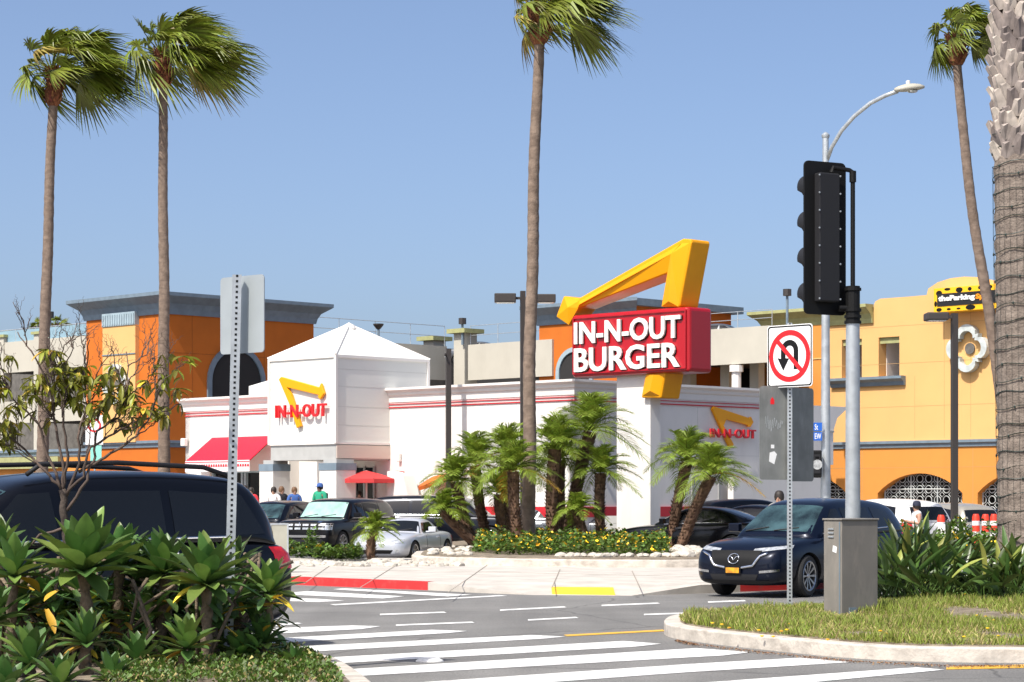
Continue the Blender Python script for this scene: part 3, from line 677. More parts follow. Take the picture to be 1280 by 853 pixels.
# middle deck: sunlit front piece and shaded return
mdp = Wp(585, 625, 134); MD = Frame((mdp.x, mdp.y), LR); MRt = Frame((mdp.x, mdp.y), RR)
m1 = MD.t(690)
for zt_, zb_ in ((10.6, 8.55), (7.2, 5.5), (4, 1)):
    MB().prism([(-.0, 0), (m1, 0), (m1, -.3), (0, -.3)], [], boxfn(MD), zb_, zt_).build('spandrel', M['beige'], gar)
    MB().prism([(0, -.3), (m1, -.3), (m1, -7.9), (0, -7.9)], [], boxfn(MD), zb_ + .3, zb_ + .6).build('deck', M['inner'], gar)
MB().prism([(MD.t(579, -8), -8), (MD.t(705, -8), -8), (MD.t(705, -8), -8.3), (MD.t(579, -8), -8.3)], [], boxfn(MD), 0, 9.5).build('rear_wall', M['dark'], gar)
rail_only(MD, 0, m1, 10.6, 11.7, gar, -.2)
for fr, px, o_ in ((MD, 577, 0), (MD, 538.5, -3)):
    t = fr.t(px, o_); mb = MB().prism([(t - .55, .1 + o_), (t + .35, .1 + o_), (t + .35, -.9 + o_), (t - .55, -.9 + o_)], [], boxfn(fr), 4, 11.3); cl = mb.build('pier', M['beige'], gar)
    MB().prism([(t - .85, .4 + o_), (t + .65, .4 + o_), (t + .65, -1.2 + o_), (t - .85, -1.2 + o_)], [], boxfn(fr), 11.3, 11.55).build('pier_cap', M['green'], cl)
SH = Frame((Wp(540, 625, 136).x, 136), RR); s0 = SH.t(380)
for zt_, zb_ in ((10.7, 8.7), (7.5, 5.8)):
    MB().prism([(s0, 0), (1.2, 0), (1.2, -.3), (s0, -.3)], [], boxfn(SH), zb_, zt_).build('spandrel', M['beige'], gar)
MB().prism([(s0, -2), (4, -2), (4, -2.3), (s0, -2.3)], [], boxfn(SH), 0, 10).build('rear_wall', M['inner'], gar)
rail_only(SH, s0, 1.2, 10.7, 11.9, gar, -.2)
# orange tower behind the pylon sign
o2 = Wp(700, 625, 129); OT = Frame((o2.x, o2.y), LR); a0, a1 = OT.t(674), OT.t(795)
mb = MB().prism([(a0, 0), (a1, 0), (a1, -8), (a0, -8)], [], boxfn(OT), 0, 12.1); t2 = mb.build('orange_tower', M['orange'], gar)
cornice(OT, a0, a1, 12.45, M['slate'], t2, 1.1, 1, 1); MB().prism([(a0 - .5, .5), (a1 + .5, .5), (a1 + .5, -8.5), (a0 - .5, -8.5)], [], boxfn(OT), 12.1, 12.48).build('tower_cap', M['slate'], t2)
tc = OT.t(719); arch_ring(OT, tc, 6.4, OT.t(738) - tc, OT.P(719, 466)[1], t2, 'lslate', .25)
# right deck
r2 = Wp(955, 625, 120); RD = Frame((r2.x, r2.y), LR); b0, b1 = RD.t(797), RD.t(962)
for zt_, zb_ in ((10.65, 8.75), (6.6, 5.5)):
    MB().prism([(b0, 0), (b1, 0), (b1, -.3), (b0, -.3)], [], boxfn(RD), zb_, zt_).build('spandrel', M['beige'], gar)
    MB().prism([(b0, -.3), (b1, -.3), (b1 - 4, -8), (b0, -8)], [], boxfn(RD), zb_ + .3, zb_ + .6).build('deck', M['inner'], gar)
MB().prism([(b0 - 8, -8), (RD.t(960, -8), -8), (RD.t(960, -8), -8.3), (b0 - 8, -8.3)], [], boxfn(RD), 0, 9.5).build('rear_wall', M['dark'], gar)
for px in (820, 868, 905, 948):
    t = RD.t(px); MB().prism([(t - .3, -2.5), (t + .3, -2.5), (t + .3, -3), (t - .3, -3)], [], boxfn(RD), 5, 9.2).build('inner_column', M['beige'], gar)
rail_only(RD, b0, b1, 10.65, 11.5, gar, -.2)
t, z = RD.P(919, 465); mb = MB().tube([RD.w(t, -.1, 6.0), RD.w(t, -.1, z)], .25, 10).tube([RD.w(t, -.1, z), RD.w(t, -.1, z + .35)], .36, 10); mb.build('vent_pipe', M['trim'], gar)

# ================================================================= YELLOW BUILDING
yb = Wp(1250, 625, 119); YB = Frame((yb.x, yb.y), LR)
ybd = empty('yellow_building', (yb.x, yb.y, 0), 'yellow and orange stucco building with arched lattice openings, green cornice and curved gable', 'building')
ya, yz = YB.t(1040), YB.t(1345); yl = YB.t(956)
arches = []
for pa, pb, top in ((962, 1058, 595), (1097, 1203, 592), (1222, 1330, 590)):
    A, B = YB.t(pa), YB.t(pb); zt_ = 3.05; zs = 2.0; cx = (A + B) / 2; hw = (B - A) / 2; rise = zt_ - zs; rr_ = (hw * hw + rise * rise) / (2 * rise); cz = zt_ - rr_
    a_ = math.degrees(math.asin(hw / rr_)); arches.append([(A, -.2), (B, -.2)] + [(cx + rr_ * math.sin(R(q)), cz + rr_ * math.cos(R(q))) for q in [a_ - 2 * a_ * i / 14 for i in range(15)]])
holes = [[(p[0], max(p[1], .02)) for p in a] for a in arches]
mb = MB().prism(rect(yl, yz, 0, ZB), holes, YB.fn(), -.6, 0); mb.build('lower_wall', M['amber'], ybd)
# upper wall with curved gable & windows
gt = [(yz, 12.2)]
g_pts = [(1345, 372), (1262, 368), (1256, 358), (1240, 351), (1220, 346.5), (1205, 346), (1188, 348), (1172, 353), (1160, 361), (1158, 369), (1135, 371), (1100, 373.5), (1094, 377), (1092, 381)]
top = [YB.P(*p) for p in g_pts]
wins = [[YB.P(1052, 470), YB.P(1077, 470), YB.P(1077, 421), YB.P(1052, 421)], [YB.P(1098, 469), YB.P(1124, 468), YB.P(1124, 418), YB.P(1098, 418)]]
wr = []
for wv in wins: t0_, t1_ = wv[0][0], wv[1][0]; wr.append(rect(t0_, t1_, 8.25, 10.35))
poly = [(ya - .5, ZB), (yz, ZB)] + top + [(top[-1][0], 11.75), (ya - .5, 11.75)]
mb = MB().prism(poly, wr, YB.fn(), -.7, -.02); mb.build('upper_wall', M['yellow'], ybd)
mb = MB().prism(rect(yl, ya - .5, ZB, 11.75), [], YB.fn(), -.7, .12); mb.build('corner_pier', M['amber'], ybd)
mb = MB().sweep([(.12, 9.35), (.16, 9.35), (.16, 9.42), (.12, 9.42)], boxfn(YB), yl, ya - .5); mb.build('reveal', M['yellow'], ybd)
cornice(YB, yl, YB.t(1092), 12.1, M['green'], ybd, 1.0, 1, 0)
mb = MB().prism([(yl, .1), (YB.t(1092), .1), (YB.t(1092), -8), (yl, -8)], [], boxfn(YB), 11.75, 12.0); mb.build('roof', M['green'], ybd)
mb = MB()
for i in range(22): t = yl + (YB.t(1018) - yl) * (i + .5) / 22; mb.prism([(t - .05, .16), (t + .05, .16), (t + .05, .12), (t - .05, .12)], [], boxfn(YB), 10.7, 11.1)
mb.build('dentils', M['green'], ybd)
band(YB, ya - .45, yz, ybd, ZB + .02)
for wv, r_ in zip(wins, wr):
    t0_, t1_ = r_[0][0], r_[1][0]
    wn = MB().prism(rect(t0_ - .1, t1_ + .1, 10.02, 10.35), [], YB.fn(), -.3, -.16).build('window', M['green'], ybd)
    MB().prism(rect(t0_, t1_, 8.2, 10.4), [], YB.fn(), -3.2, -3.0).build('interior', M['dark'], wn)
    MB().prism(rect(t0_ - .01, t0_ + .03, 8.2, 10.3), [], YB.fn(), -2.4, -.72).build('reveal', M['trim'], wn)
mb = MB().sweep([(0, 7.75), (.12, 7.75), (.2, 7.95), (.42, 8.1), (.42, 8.24), (0, 8.24)], boxfn(YB), YB.t(1040), YB.t(1132)); mb.build('sill', M['slate'], ybd)
t, z = YB.P(1213, 436); quatrefoil(YB, t, z, 1.22, ybd, 0, .4)
# lattice: diagonal grid of rings behind the arches
mb = MB(); fo = -.45
for a in arches:
    t0_, t1_ = a[0][0], a[1][0]; cell = .56; n = int((t1_ - t0_) / cell)
    pad = (t1_ - t0_ - n * cell) / 2
    for i in range(n):
        for j in range(6):
            cx, cz = t0_ + pad + (i + .5) * cell, .25 + j * cell
            for k in range(4):
                a0_ = R(45 + 90 * k); a1_ = R(135 + 90 * k); pts = []
                c1_ = (cx + cell * .5 * (1 if k in (0, 3) else -1), cz + cell * .5 * (1 if k in (0, 1) else -1))
                # arcs centred on cell corners, giving a petal lattice
                for q in range(5):
                    an = {0: 180, 1: 270, 2: 0, 3: 90}[k] + 90 * q / 4; pts.append(YB.w(c1_[0] + cell * .36 * math.cos(R(an)), fo, c1_[1] + cell * .36 * math.sin(R(an))))
                mb.tube(pts, .028, 4, cap=False)
            mb.tube([YB.w(cx - cell * .25, fo, cz), YB.w(cx, fo, cz + cell * .25), YB.w(cx + cell * .25, fo, cz), YB.w(cx, fo, cz - cell * .25), YB.w(cx - cell * .25, fo, cz)], .022, 4, cap=False)
    for i in range(0, n + 1, 3): mb.tube([YB.w(t0_ + pad + i * cell, fo, 0), YB.w(t0_ + pad + i * cell, fo, 3.3)], .04, 4)
    for j in (1, 4): mb.tube([YB.w(t0_, fo, -.03 + j * cell), YB.w(t1_, fo, -.03 + j * cell)], .04, 4)
mb.build('lattice', M['lattice'], ybd)
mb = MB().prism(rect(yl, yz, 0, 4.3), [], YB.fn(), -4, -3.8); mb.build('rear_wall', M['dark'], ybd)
MB().prism([(yl, -.7), (yz, -.7), (yz, -12), (yl, -12)], [], boxfn(YB), 11.2, 11.5).build('roof_deck', M['beige'], ybd)
MB().prism([(yl, -.6), (yl + .3, -.6), (yl + .3, -12), (yl, -12)], [], boxfn(YB), 0, 11.7).build('side_wall', M['yellow'], ybd)
mb = MB().box(YB.w(YB.t(1226), -.4, YB.P(1226, 343)[1]), (.25, .35, .3)).tube([YB.w(YB.t(1226), -.4, 12.8), YB.w(YB.t(1226), -.4, 13.2)], .05, 6); mb.build('roof_camera', M['bronze'], ybd)
# parking company sign, projecting box
ps = empty('parking_sign', YB.w(YB.t(1200), .6, 11), 'yellow box sign with black spots reading theParkingSpot on the gable', 'sign')
so_ = 1.0; A = YB.P(1167, 390, off=so_); B = YB.P(1255, 355, off=so_); sh = 11.05
s0_, s1_ = A[0], B[0]; sz0, sz1 = YB.P(1167, 391, off=so_)[1], YB.P(1167, 361, off=so_)[1]
MB().prism(rect(s0_, s1_, sz0, sz1), [], YB.fn(), .0, so_).build('sign_box', M['spot_y'], ps, bevel=.03)
wS, hS = s1_ - s0_, sz1 - sz0
MB().prism(rect(s0_ + wS * .055, s1_ - wS * .03, sz0 + hS * .24, sz1 - hS * .24), [], YB.fn(), so_, so_ + .03).build('name_board', M['blackm'], ps)
mb = MB()
for fx, fz, rx, rz, top_ in [(.08, .78, .045, .12, 0), (.2, .93, .045, .06, 0), (.37, .87, .05, .11, 0), (.52, .88, .028, .08, 0), (.66, .9, .022, .07, 0), (.03, .35, .02, .12, 0), (.08, .1, .04, .08, 0), (.22, .1, .03, .05, 0), (.36, .1, .03, .04, 0), (.53, .12, .07, .11, 0), (.8, .12, .045, .1, 0), (.8, .9, .04, .08, 0), (.94, .55, .02, .2, 0)]:
    cx, cz = s0_ + wS * fx, sz0 + hS * fz
    pts = [(min(max(cx + wS * rx * math.cos(R(q)), s0_ + .02), s1_ - .02), min(max(cz + hS * rz * math.sin(R(q)), sz0 + .02), sz1 - .02)) for q in range(0, 360, 30)]
    mb.prism(pts, [], YB.fn(), so_ + .001, so_ + .008)
tag(mb.build('spots', M['black'], ps), kind='stuff')
x0_, x1_ = YB.t(1173.5, so_), YB.t(1240, so_); xm = x0_ + (x1_ - x0_) * .705; zt0, zt1 = sz0 + hS * .38, sz1 - hS * .33
mb = MB(); put_text(mb, 'theParking', YB, (x0_, xm - .04, zt0, zt1), so_ + .03, so_ + .06, off=.05); mb.build('lettering', M['letter'], ps)
mb = MB(); put_text(mb, 'Spot', YB, (xm, x1_, zt0, zt1 - .02), so_ + .03, so_ + .06, off=.05); mb.build('lettering', mat('letter_orange', (.95, .3, .01), .4), ps)

# scored control joints and panel seams
mb = MB()
for z_ in (6.6, 8.9, 10.9): mb.prism(rect(ya - .5, yz, z_, z_ + .018), [], YB.fn(), -.022, -.014)
for px_ in (1143, 1180, 1213, 1244): mb.prism(rect(YB.t(px_), YB.t(px_) + .018, ZB + .3, 8.2 if px_ < 1150 else 11.6), [], YB.fn(), -.022, -.0135)
for px_ in (1078, 1216): mb.prism(rect(YB.t(px_), YB.t(px_) + .02, 0, ZB - .2), [], YB.fn(), -.002, .006)
mb.prism(rect(ya - .5, yz, 3.35, 3.368), [], YB.fn(), -.002, .0065)
mb.build('control_joint', mat('joint_yellow', (.5, .3, .12), .9), ybd)
mb = MB()
for z_ in (4.25, 4.9, 5.6, 6.2): 
    mb.prism(rect(tw + .06, -.06, z_, z_ + .012), [], TL.fn(), -.002, .004); mb.prism(rect(.06, td - .06, z_, z_ + .012), [], TR.fn(), -.002, .004)
mb.build('panel_seam', M['seam'], rest)
mb = MB()
for px_ in (545, 603): mb.prism(rect(FL.t(px_), FL.t(px_) + .015, 1.45, 4.85), [], FL.fn(), -.002, .004)
mb.prism(rect(FL.t(500), -.05, 3.2, 3.212), [], FL.fn(), -.002, .0045)
for t_ in (3.2, 6.2): mb.prism(rect(t_, t_ + .015, 1.45, 4.85), [], FR.fn(), -.002, .004)
mb.prism(rect(.05, tR - .05, 3.2, 3.212), [], FR.fn(), -.002, .0045)
mb.build('control_joint', M['seam'], rest)
mb = MB()
for px_ in (240, 330): mb.prism(rect(GR.t(px_), GR.t(px_) + .02, ZB + .2, 11.4), [], GR.fn(), -.002, .006)
mb.prism(rect(0.05, g1, 9.35, 9.37), [], GR.fn(), -.002, .0065); mb.build('control_joint', mat('joint_orange', (.3, .08, .01), .9), tow)
mb = MB()   # downpipes, rooftop units
t_ = YB.t(1138); mb.tube([YB.w(t_, .08, ZB + .2), YB.w(t_, .08, 8.0)], .05, 6) if False else None
for t_, o_, sx, sz in ((-6, -6, 1.4, .5), (-3, -5, .9, .35)): mb.box(FL.w(t_, o_, 5.0 + sz / 2), (sx, 1, sz), R(-45))
mb.build('roof_unit', M['beam'], rest, bevel=.03)
# ================================================================= VEHICLES
STY = {
 # lower body: (f, zbot, zshoulder, zcentre, halfwidth factor) ; cabin: (f, zroof, roof width factor, belt width factor)
 'suv': dict(L=4.55, W=1.84, H=1.68, wr=.36, ax=(.2, .795),
   body=[(0, .33, .60, .64, .60), (.012, .24, .70, .76, .80), (.04, .2, .82, .9, .93), (.12, .2, .92, 1.0, .99), (.25, .2, .98, 1.07, 1), (.5, .2, 1.02, 1.06, 1), (.75, .2, 1.07, 1.1, 1), (.9, .2, 1.1, 1.12, .985), (.97, .26, 1.08, 1.1, .93), (.995, .34, 1.0, 1.02, .82)],
   cab=[(.25, 1.04, .75, .86), (.29, 1.14, .76, .88), (.40, 1.53, .69, .9), (.45, 1.625, .67, .9), (.55, 1.675, .67, .9), (.75, 1.66, .66, .9), (.88, 1.6, .63, .88), (.925, 1.54, .62, .86), (.985, 1.12, .7, .82)],
   win=[((.335, 1.09), (.48, 1.09), (.475, 1.5), (.435, 1.49)), ((.50, 1.09), (.705, 1.12), (.69, 1.52), (.495, 1.51)), ((.725, 1.125), (.87, 1.2), (.84, 1.46), (.715, 1.52))],
   wind=(.275, 1.1, .415, 1.54), rear=(.935, 1.48, .985, 1.14)),
 'boxy': dict(L=4.75, W=1.93, H=1.74, wr=.37, ax=(.18, .8),
   body=[(0, .36, .86, .9, .82), (.012, .26, .98, 1.02, .93), (.05, .22, 1.04, 1.09, .98), (.15, .2, 1.08, 1.13, 1), (.27, .2, 1.1, 1.15, 1), (.5, .2, 1.1, 1.12, 1), (.75, .2, 1.12, 1.14, 1), (.95, .22, 1.12, 1.14, .98), (.99, .3, 1.08, 1.1, .93)],
   cab=[(.25, 1.1, .82, .9), (.27, 1.16, .84, .92), (.35, 1.6, .78, .93), (.38, 1.7, .77, .93), (.55, 1.74, .77, .93), (.8, 1.72, .77, .93), (.93, 1.67, .76, .92), (.985, 1.14, .82, .88)],
   win=[((.32, 1.15), (.49, 1.15), (.485, 1.58), (.375, 1.58)), ((.51, 1.15), (.7, 1.15), (.7, 1.6), (.505, 1.6)), ((.72, 1.15), (.93, 1.16), (.91, 1.56), (.72, 1.6))],
   wind=(.262, 1.17, .355, 1.62), rear=(.945, 1.6, .985, 1.2)),
 'van': dict(L=5.15, W=2.0, H=1.82, wr=.35, ax=(.19, .8),
   body=[(0, .33, .6, .64, .7), (.015, .24, .72, .78, .86), (.06, .2, .86, .95, .96), (.15, .2, .98, 1.1, 1), (.25, .2, 1.05, 1.15, 1), (.5, .2, 1.08, 1.1, 1), (.8, .2, 1.1, 1.12, 1), (.93, .2, 1.1, 1.12, .99), (.985, .28, 1.04, 1.06, .93), (.998, .36, .9, .92, .85)],
   cab=[(.17, 1.06, .8, .88), (.2, 1.14, .8, .9), (.34, 1.62, .76, .92), (.39, 1.73, .75, .92), (.55, 1.81, .75, .92), (.75, 1.81, .75, .92), (.88, 1.76, .74, .91), (.915, 1.7, .73, .9), (.985, 1.1, .8, .86)],
   win=[((.27, 1.14), (.44, 1.13), (.435, 1.6), (.37, 1.58)), ((.46, 1.13), (.68, 1.14), (.68, 1.62), (.455, 1.61)), ((.7, 1.14), (.92, 1.18), (.875, 1.58), (.7, 1.62))],
   wind=(.195, 1.16, .35, 1.64), rear=(.93, 1.6, .985, 1.16)),
 'sedan': dict(L=4.85, W=1.84, H=1.46, wr=.34, ax=(.195, .79),
   body=[(0, .3, .55, .58, .62), (.012, .22, .62, .68, .8), (.05, .18, .74, .8, .93), (.14, .18, .84, .92, .99), (.27, .18, .91, .99, 1), (.5, .18, .95, .98, 1), (.75, .18, .99, 1.04, 1), (.88, .18, 1.02, 1.09, .985), (.97, .24, .98, 1.07, .9), (.995, .34, .86, .92, .76)],
   cab=[(.27, .97, .7, .84), (.31, 1.04, .7, .86), (.42, 1.34, .62, .87), (.47, 1.42, .6, .87), (.55, 1.46, .6, .87), (.66, 1.43, .6, .86), (.74, 1.34, .61, .85), (.88, 1.07, .68, .8)],
   win=[((.36, .99), (.52, .99), (.515, 1.34), (.46, 1.32)), ((.535, .99), (.7, 1.02), (.665, 1.33), (.53, 1.35)), ((.715, 1.03), (.78, 1.06), (.74, 1.2), (.69, 1.31))],
   wind=(.3, 1.01, .435, 1.36), rear=(.73, 1.33, .86, 1.08)),
 'roadster': dict(L=3.95, W=1.68, H=1.2, wr=.3, ax=(.2, .79),
   body=[(0, .28, .5, .54, .5), (.012, .2, .56, .62, .74), (.05, .16, .64, .7, .9), (.12, .15, .72, .78, .98), (.22, .15, .77, .84, 1), (.4, .15, .78, .84, .98), (.55, .15, .78, .8, .97), (.75, .15, .82, .86, 1), (.88, .17, .8, .87, .97), (.97, .22, .74, .82, .84), (.995, .3, .64, .7, .66)],
   cab=[(.36, .8, .66, .8), (.39, .85, .66, .82), (.48, 1.1, .58, .8), (.52, 1.17, .56, .8), (.6, 1.2, .55, .8), (.68, 1.16, .54, .79), (.74, 1.08, .54, .78), (.82, .82, .6, .72)],
   win=[((.43, .83), (.67, .83), (.645, 1.1), (.5, 1.08))],
   wind=(.383, .86, .495, 1.12), rear=(.73, 1.08, .8, .88)),
 'truck': dict(L=5.7, W=2.03, H=1.9, wr=.41, ax=(.165, .78),
   body=[(0, .42, .9, .94, .84), (.01, .3, 1.05, 1.1, .94), (.04, .28, 1.12, 1.18, .99), (.12, .28, 1.16, 1.22, 1), (.24, .28, 1.18, 1.24, 1), (.5, .28, 1.2, 1.22, 1), (.8, .28, 1.22, 1.24, 1), (.96, .3, 1.2, 1.22, .98), (.99, .36, 1.15, 1.18, .93)],
   cab=[(.21, 1.18, .82, .9), (.235, 1.25, .83, .91), (.31, 1.68, .76, .92), (.345, 1.82, .75, .92), (.5, 1.9, .75, .92), (.8, 1.88, .75, .92), (.93, 1.82, .74, .91), (.985, 1.22, .8, .88)],
   win=[((.3, 1.24), (.46, 1.24), (.455, 1.68), (.355, 1.68)), ((.48, 1.24), (.65, 1.24), (.65, 1.7), (.475, 1.7)), ((.67, 1.24), (.93, 1.25), (.9, 1.66), (.67, 1.7))],
   wind=(.228, 1.27, .32, 1.7), rear=(.945, 1.74, .985, 1.28)),
}
def interp(tab, f, k):
    for a, b in zip(tab[:-1], tab[1:]):
        if a[0] <= f <= b[0]:
            u = (f - a[0]) / (b[0] - a[0]); return a[k] + (b[k] - a[k]) * u
    return tab[-1][k] if f > tab[-1][0] else tab[0][k]
def loft(rings, name, mats, sub=2):
    mb = MB(); n = len(rings[0]); vs = [p for r_ in rings for p in r_]; fs = []
    for i in range(len(rings) - 1):
        for k in range(n): k2 = (k + 1) % n; fs.append((i * n + k, i * n + k2, (i + 1) * n + k2, (i + 1) * n + k))
    fs.append(tuple(range(n))); fs.append(tuple((len(rings) - 1) * n + k for k in reversed(range(n))))
    mb.add(vs, fs); o = mb.build(name, mats, smooth=True)
    md = o.modifiers.new('s', 'SUBSURF'); md.levels = sub; md.render_levels = sub; apply_mods(o); return o
PI = math.pi
def wheel(root, x, y, r, side, rimm, steer=0, spokes=10, wd=.23):
    rt = Matrix.Rotation(steer, 3, 'Z') @ Matrix.Rotation(-side * PI / 2, 3, 'X')
    h = wd / 2
    mb = MB().lathe((x, y, r), [(r * .55, -h), (r * .9, -h), (r * .985, -h * .75), (r, -h * .3), (r, h * .3), (r * .985, h * .75), (r * .9, h), (r * .7, h * .96), (r * .68, h * .7), (r * .6, h * .5), (r * .2, h * .1)], 28, rot=rt)
    wh = mb.build('wheel', M['tyre'], root, smooth='auto', world=False)
    mb = MB().lathe((x, y, r), [(r * .72, h * .98), (r * .69, h * 1.04), (r * .64, h * .95), (r * .63, h * .3)], 28, rot=rt)
    mb.lathe((x, y, r), [(0, h * .9), (r * .1, h * .88), (r * .13, h * .7), (r * .13, h * .2)], 12, rot=rt)
    c = Vector((x, y, r))
    for k in range(spokes):
        a = 2 * PI * k / spokes; dv = lambda rr, aa, z: c + rt @ Vector((rr * math.cos(aa), rr * math.sin(aa), z))
        w1, w2 = .16, .075; r0, r1 = r * .09, r * .66
        v = [dv(r0, a - w1 * 1.6, h * .75), dv(r0, a + w1 * 1.6, h * .75), dv(r1, a + w2 * 1.2, h * .92), dv(r1, a - w2 * 1.2, h * .92),
             dv(r0, a - w1 * 1.6, h * .45), dv(r0, a + w1 * 1.6, h * .45), dv(r1, a + w2 * 1.2, h * .6), dv(r1, a - w2 * 1.2, h * .6)]
        mb.add(v, [(0, 1, 2, 3), (4, 7, 6, 5), (0, 4, 5, 1), (1, 5, 6, 2), (3, 2, 6, 7), (0, 3, 7, 4)])
    mb.build('rim', rimm, wh, world=False)
    return wh
def car(name, label, cat, loc, heading, style, paint, group='cars parked in the lot', scale=1, rim='rim', detail=2, glassm='glass', wind_m='wglass', steer=0, plate=None, front='plain', rails=False, mod_len=1, cladding=True):
    S = STY[style]; L, W, H = S['L'] * mod_len, S['W'], S['H']; hw = W / 2
    root = empty(name, loc, label, cat, group, heading); root.scale = (scale,) * 3
    X = lambda f: L * (.5 - f)
    rings = []
    for f, zb, zs, zc, wf in S['body']:
        wv = hw * wf; d = zs - zb
        half = [(wv * .7, zb), (wv * .95, zb + .05), (wv, zb + d * .35), (wv * 1.0, zb + d * .62), (wv * .985, zb + d * .82), (wv * .94, zs), (wv * .78, zs + (zc - zs) * .55)]
        rings.append([(X(f), 0, zb)] + [(X(f), y, z) for y, z in half] + [(X(f), 0, zc)] + [(X(f), -y, z) for y, z in reversed(half)])
    body = loft(rings, 'body', [paint, M['well']])
    # wheel arches
    mb = MB()
    wr = S['wr']
    for ax in S['ax']:
        for s in (-1, 1): mb.lathe((X(ax), s * (hw - .14), wr * .98), [(0, -.2), (wr * 1.13, -.2), (wr * 1.16, .0), (wr * 1.16, .2), (0, .2)], 28, mi=1, rot=Matrix.Rotation(PI / 2, 3, 'X'))
    cut = mb.build('cut', [paint, M['well']])
    md = body.modifiers.new('b', 'BOOLEAN'); md.operation = 'DIFFERENCE'; md.object = cut; md.solver = 'EXACT'; apply_mods(body)
    me = cut.data; bpy.data.objects.remove(cut); bpy.data.meshes.remove(me)
    body.data.polygons.foreach_set('use_smooth', [True] * len(body.data.polygons)); body.data.set_sharp_from_angle(angle=R(32))
    body.parent = root
    rings = []
    for f, zr, rwf, bwf in S['cab']:
        zb = interp(S['body'], f, 2) - .05; yb = hw * bwf * 1.03; yr = hw * rwf; zr = max(zr, zb + .08); d = zr - zb
        full = d / (H - zb)
        half = [(yb, zb), (yb * .995, zb + d * .12), (yb + (yr - yb) * .62 * 1, zb + d * .66), (yr * 1.0, zb + d * .92), (yr * .8, zb + d * 1.0), (yr * .4, zb + d * 1.02)]
        rings.append([(X(f), 0, zb)] + [(X(f), y, z) for y, z in half] + [(X(f), 0, zr + .02)] + [(X(f), -y, z) for y, z in reversed(half)])
    cabn = loft(rings, 'cabin', [paint]); cabn.parent = root
    dg = bpy.context.evaluated_depsgraph_get()
    def bvh(o): return BVHTree.FromPolygons([v.co for v in o.data.vertices], [tuple(p.vertices) for p in o.data.polygons])
    bb, bc = bvh(body), bvh(cabn)
    def patch(mb, c, d, n=10, m=5, off=.008, trees=None, th=0):
        """bilinear patch of corners c projected along d onto the car"""
        d = Vector(d).normalized(); vs = []; ok = True
        for j in range(m + 1):
            for i in range(n + 1):
                u, v = i / n, j / m
                p = (Vector(c[0]) * (1 - u) + Vector(c[1]) * u) * (1 - v) + (Vector(c[3]) * (1 - u) + Vector(c[2]) * u) * v
                best = None
                for t in (trees or (bb, bc)):
                    h = t.ray_cast(p - d * 1.5, d, 5)
                    if h[0] and (best is None or h[3] < best[1]): best = (h[0], h[3])
                vs.append((best[0] - d * off) if best else None)
        b = {}; out = []
        for i, v in enumerate(vs):
            if v is not None: b[i] = len(out); out.append(v)
        fs = []
        for j in range(m):
            for i in range(n):
                q = [j * (n + 1) + i, j * (n + 1) + i + 1, (j + 1) * (n + 1) + i + 1, (j + 1) * (n + 1) + i]
                if all(x in b for x in q): fs.append(tuple(b[x] for x in q))
        mb.add(out, fs); return mb
    def line(mb, pts, d, r, off=.004, trees=None, n=8):
        d = Vector(d).normalized(); P_ = []
        for a, b_ in zip(pts[:-1], pts[1:]):
            for i in range(n):
                p = Vector(a).lerp(Vector(b_), i / n)
                best = None
                for t in (trees or (bb, bc)):
                    h = t.ray_cast(p - d * 1.5, d, 5)
                    if h[0] and (best is None or h[3] < best[1]): best = (h[0], h[3])
                if best: P_.append(best[0] - d * off)
        if len(P_) > 1: mb.tube(P_, r, 6)
        return mb
    gm = M[glassm]
    for s in (1, -1):
        for wn in S['win']:
            mb = patch(MB(), [(X(f), s * hw, z) for f, z in wn], (0, -s, 0), 10, 5, .006, (bc,)); mb.build('window', gm, root, smooth=True, world=False)
        # pillars trim line above windows and belt line
        if detail > 1:
            f0, z0_ = S['win'][0][0]; f1, z1_ = S['win'][-1][1]
            line(MB(), [(X(f0), s * hw, z0_ - .02), (X(f1), s * hw, z1_ - .02)], (0, -s, 0), .011, trees=(bc,)).build('window_trim', M['chrome'] if True else M['blackm'], root, world=False)
            mb = MB()
            for f in ([.32, .49, .70] if style not in ('roadster',) else [.42, .66]):
                line(mb, [(X(f), s * hw, .42), (X(f), s * hw, S['win'][0][0][1] - .04)], (0, -s, 0), .006, .0)
            line(mb, [(X(.32), s * hw, .4), (X(.7), s * hw, .4)], (0, -s, 0), .006, .0)
            mb.build('door_seam', M['black'], root, world=False)
            for f in ([.46, .66] if style != 'roadster' else [.6]):
                z = S['win'][0][0][1] - .14
                line(MB(), [(X(f), s * hw, z), (X(f + .045), s * hw, z)], (0, -s, 0), .016, .02).build('handle', M['chrome'] if style in ('van', 'boxy') else paint, root, world=False)
            if cladding and style in ('suv',):
                mb = MB()
                patch(mb, [(X(.31), s * hw, .2), (X(.68), s * hw, .2), (X(.68), s * hw, .34), (X(.31), s * hw, .34)], (0, -s, 0), 10, 2, .01); mb.build('sill_cladding', M['blackm'], root, smooth=True, world=False)
        # mirror
        mf = S['win'][0][0][0] + .012; mz = S['win'][0][0][1] + .04
        mb = MB().box((X(mf), s * (hw + .1), mz + .03), (.12, .22, .15)); mb.box((X(mf) - .02, s * (hw - .03), mz - .03), (.06, .16, .04))
        mo = mb.build('mirror', paint, root, world=False, bevel=.035)
        # lights
        zf = S['body'][2][2]
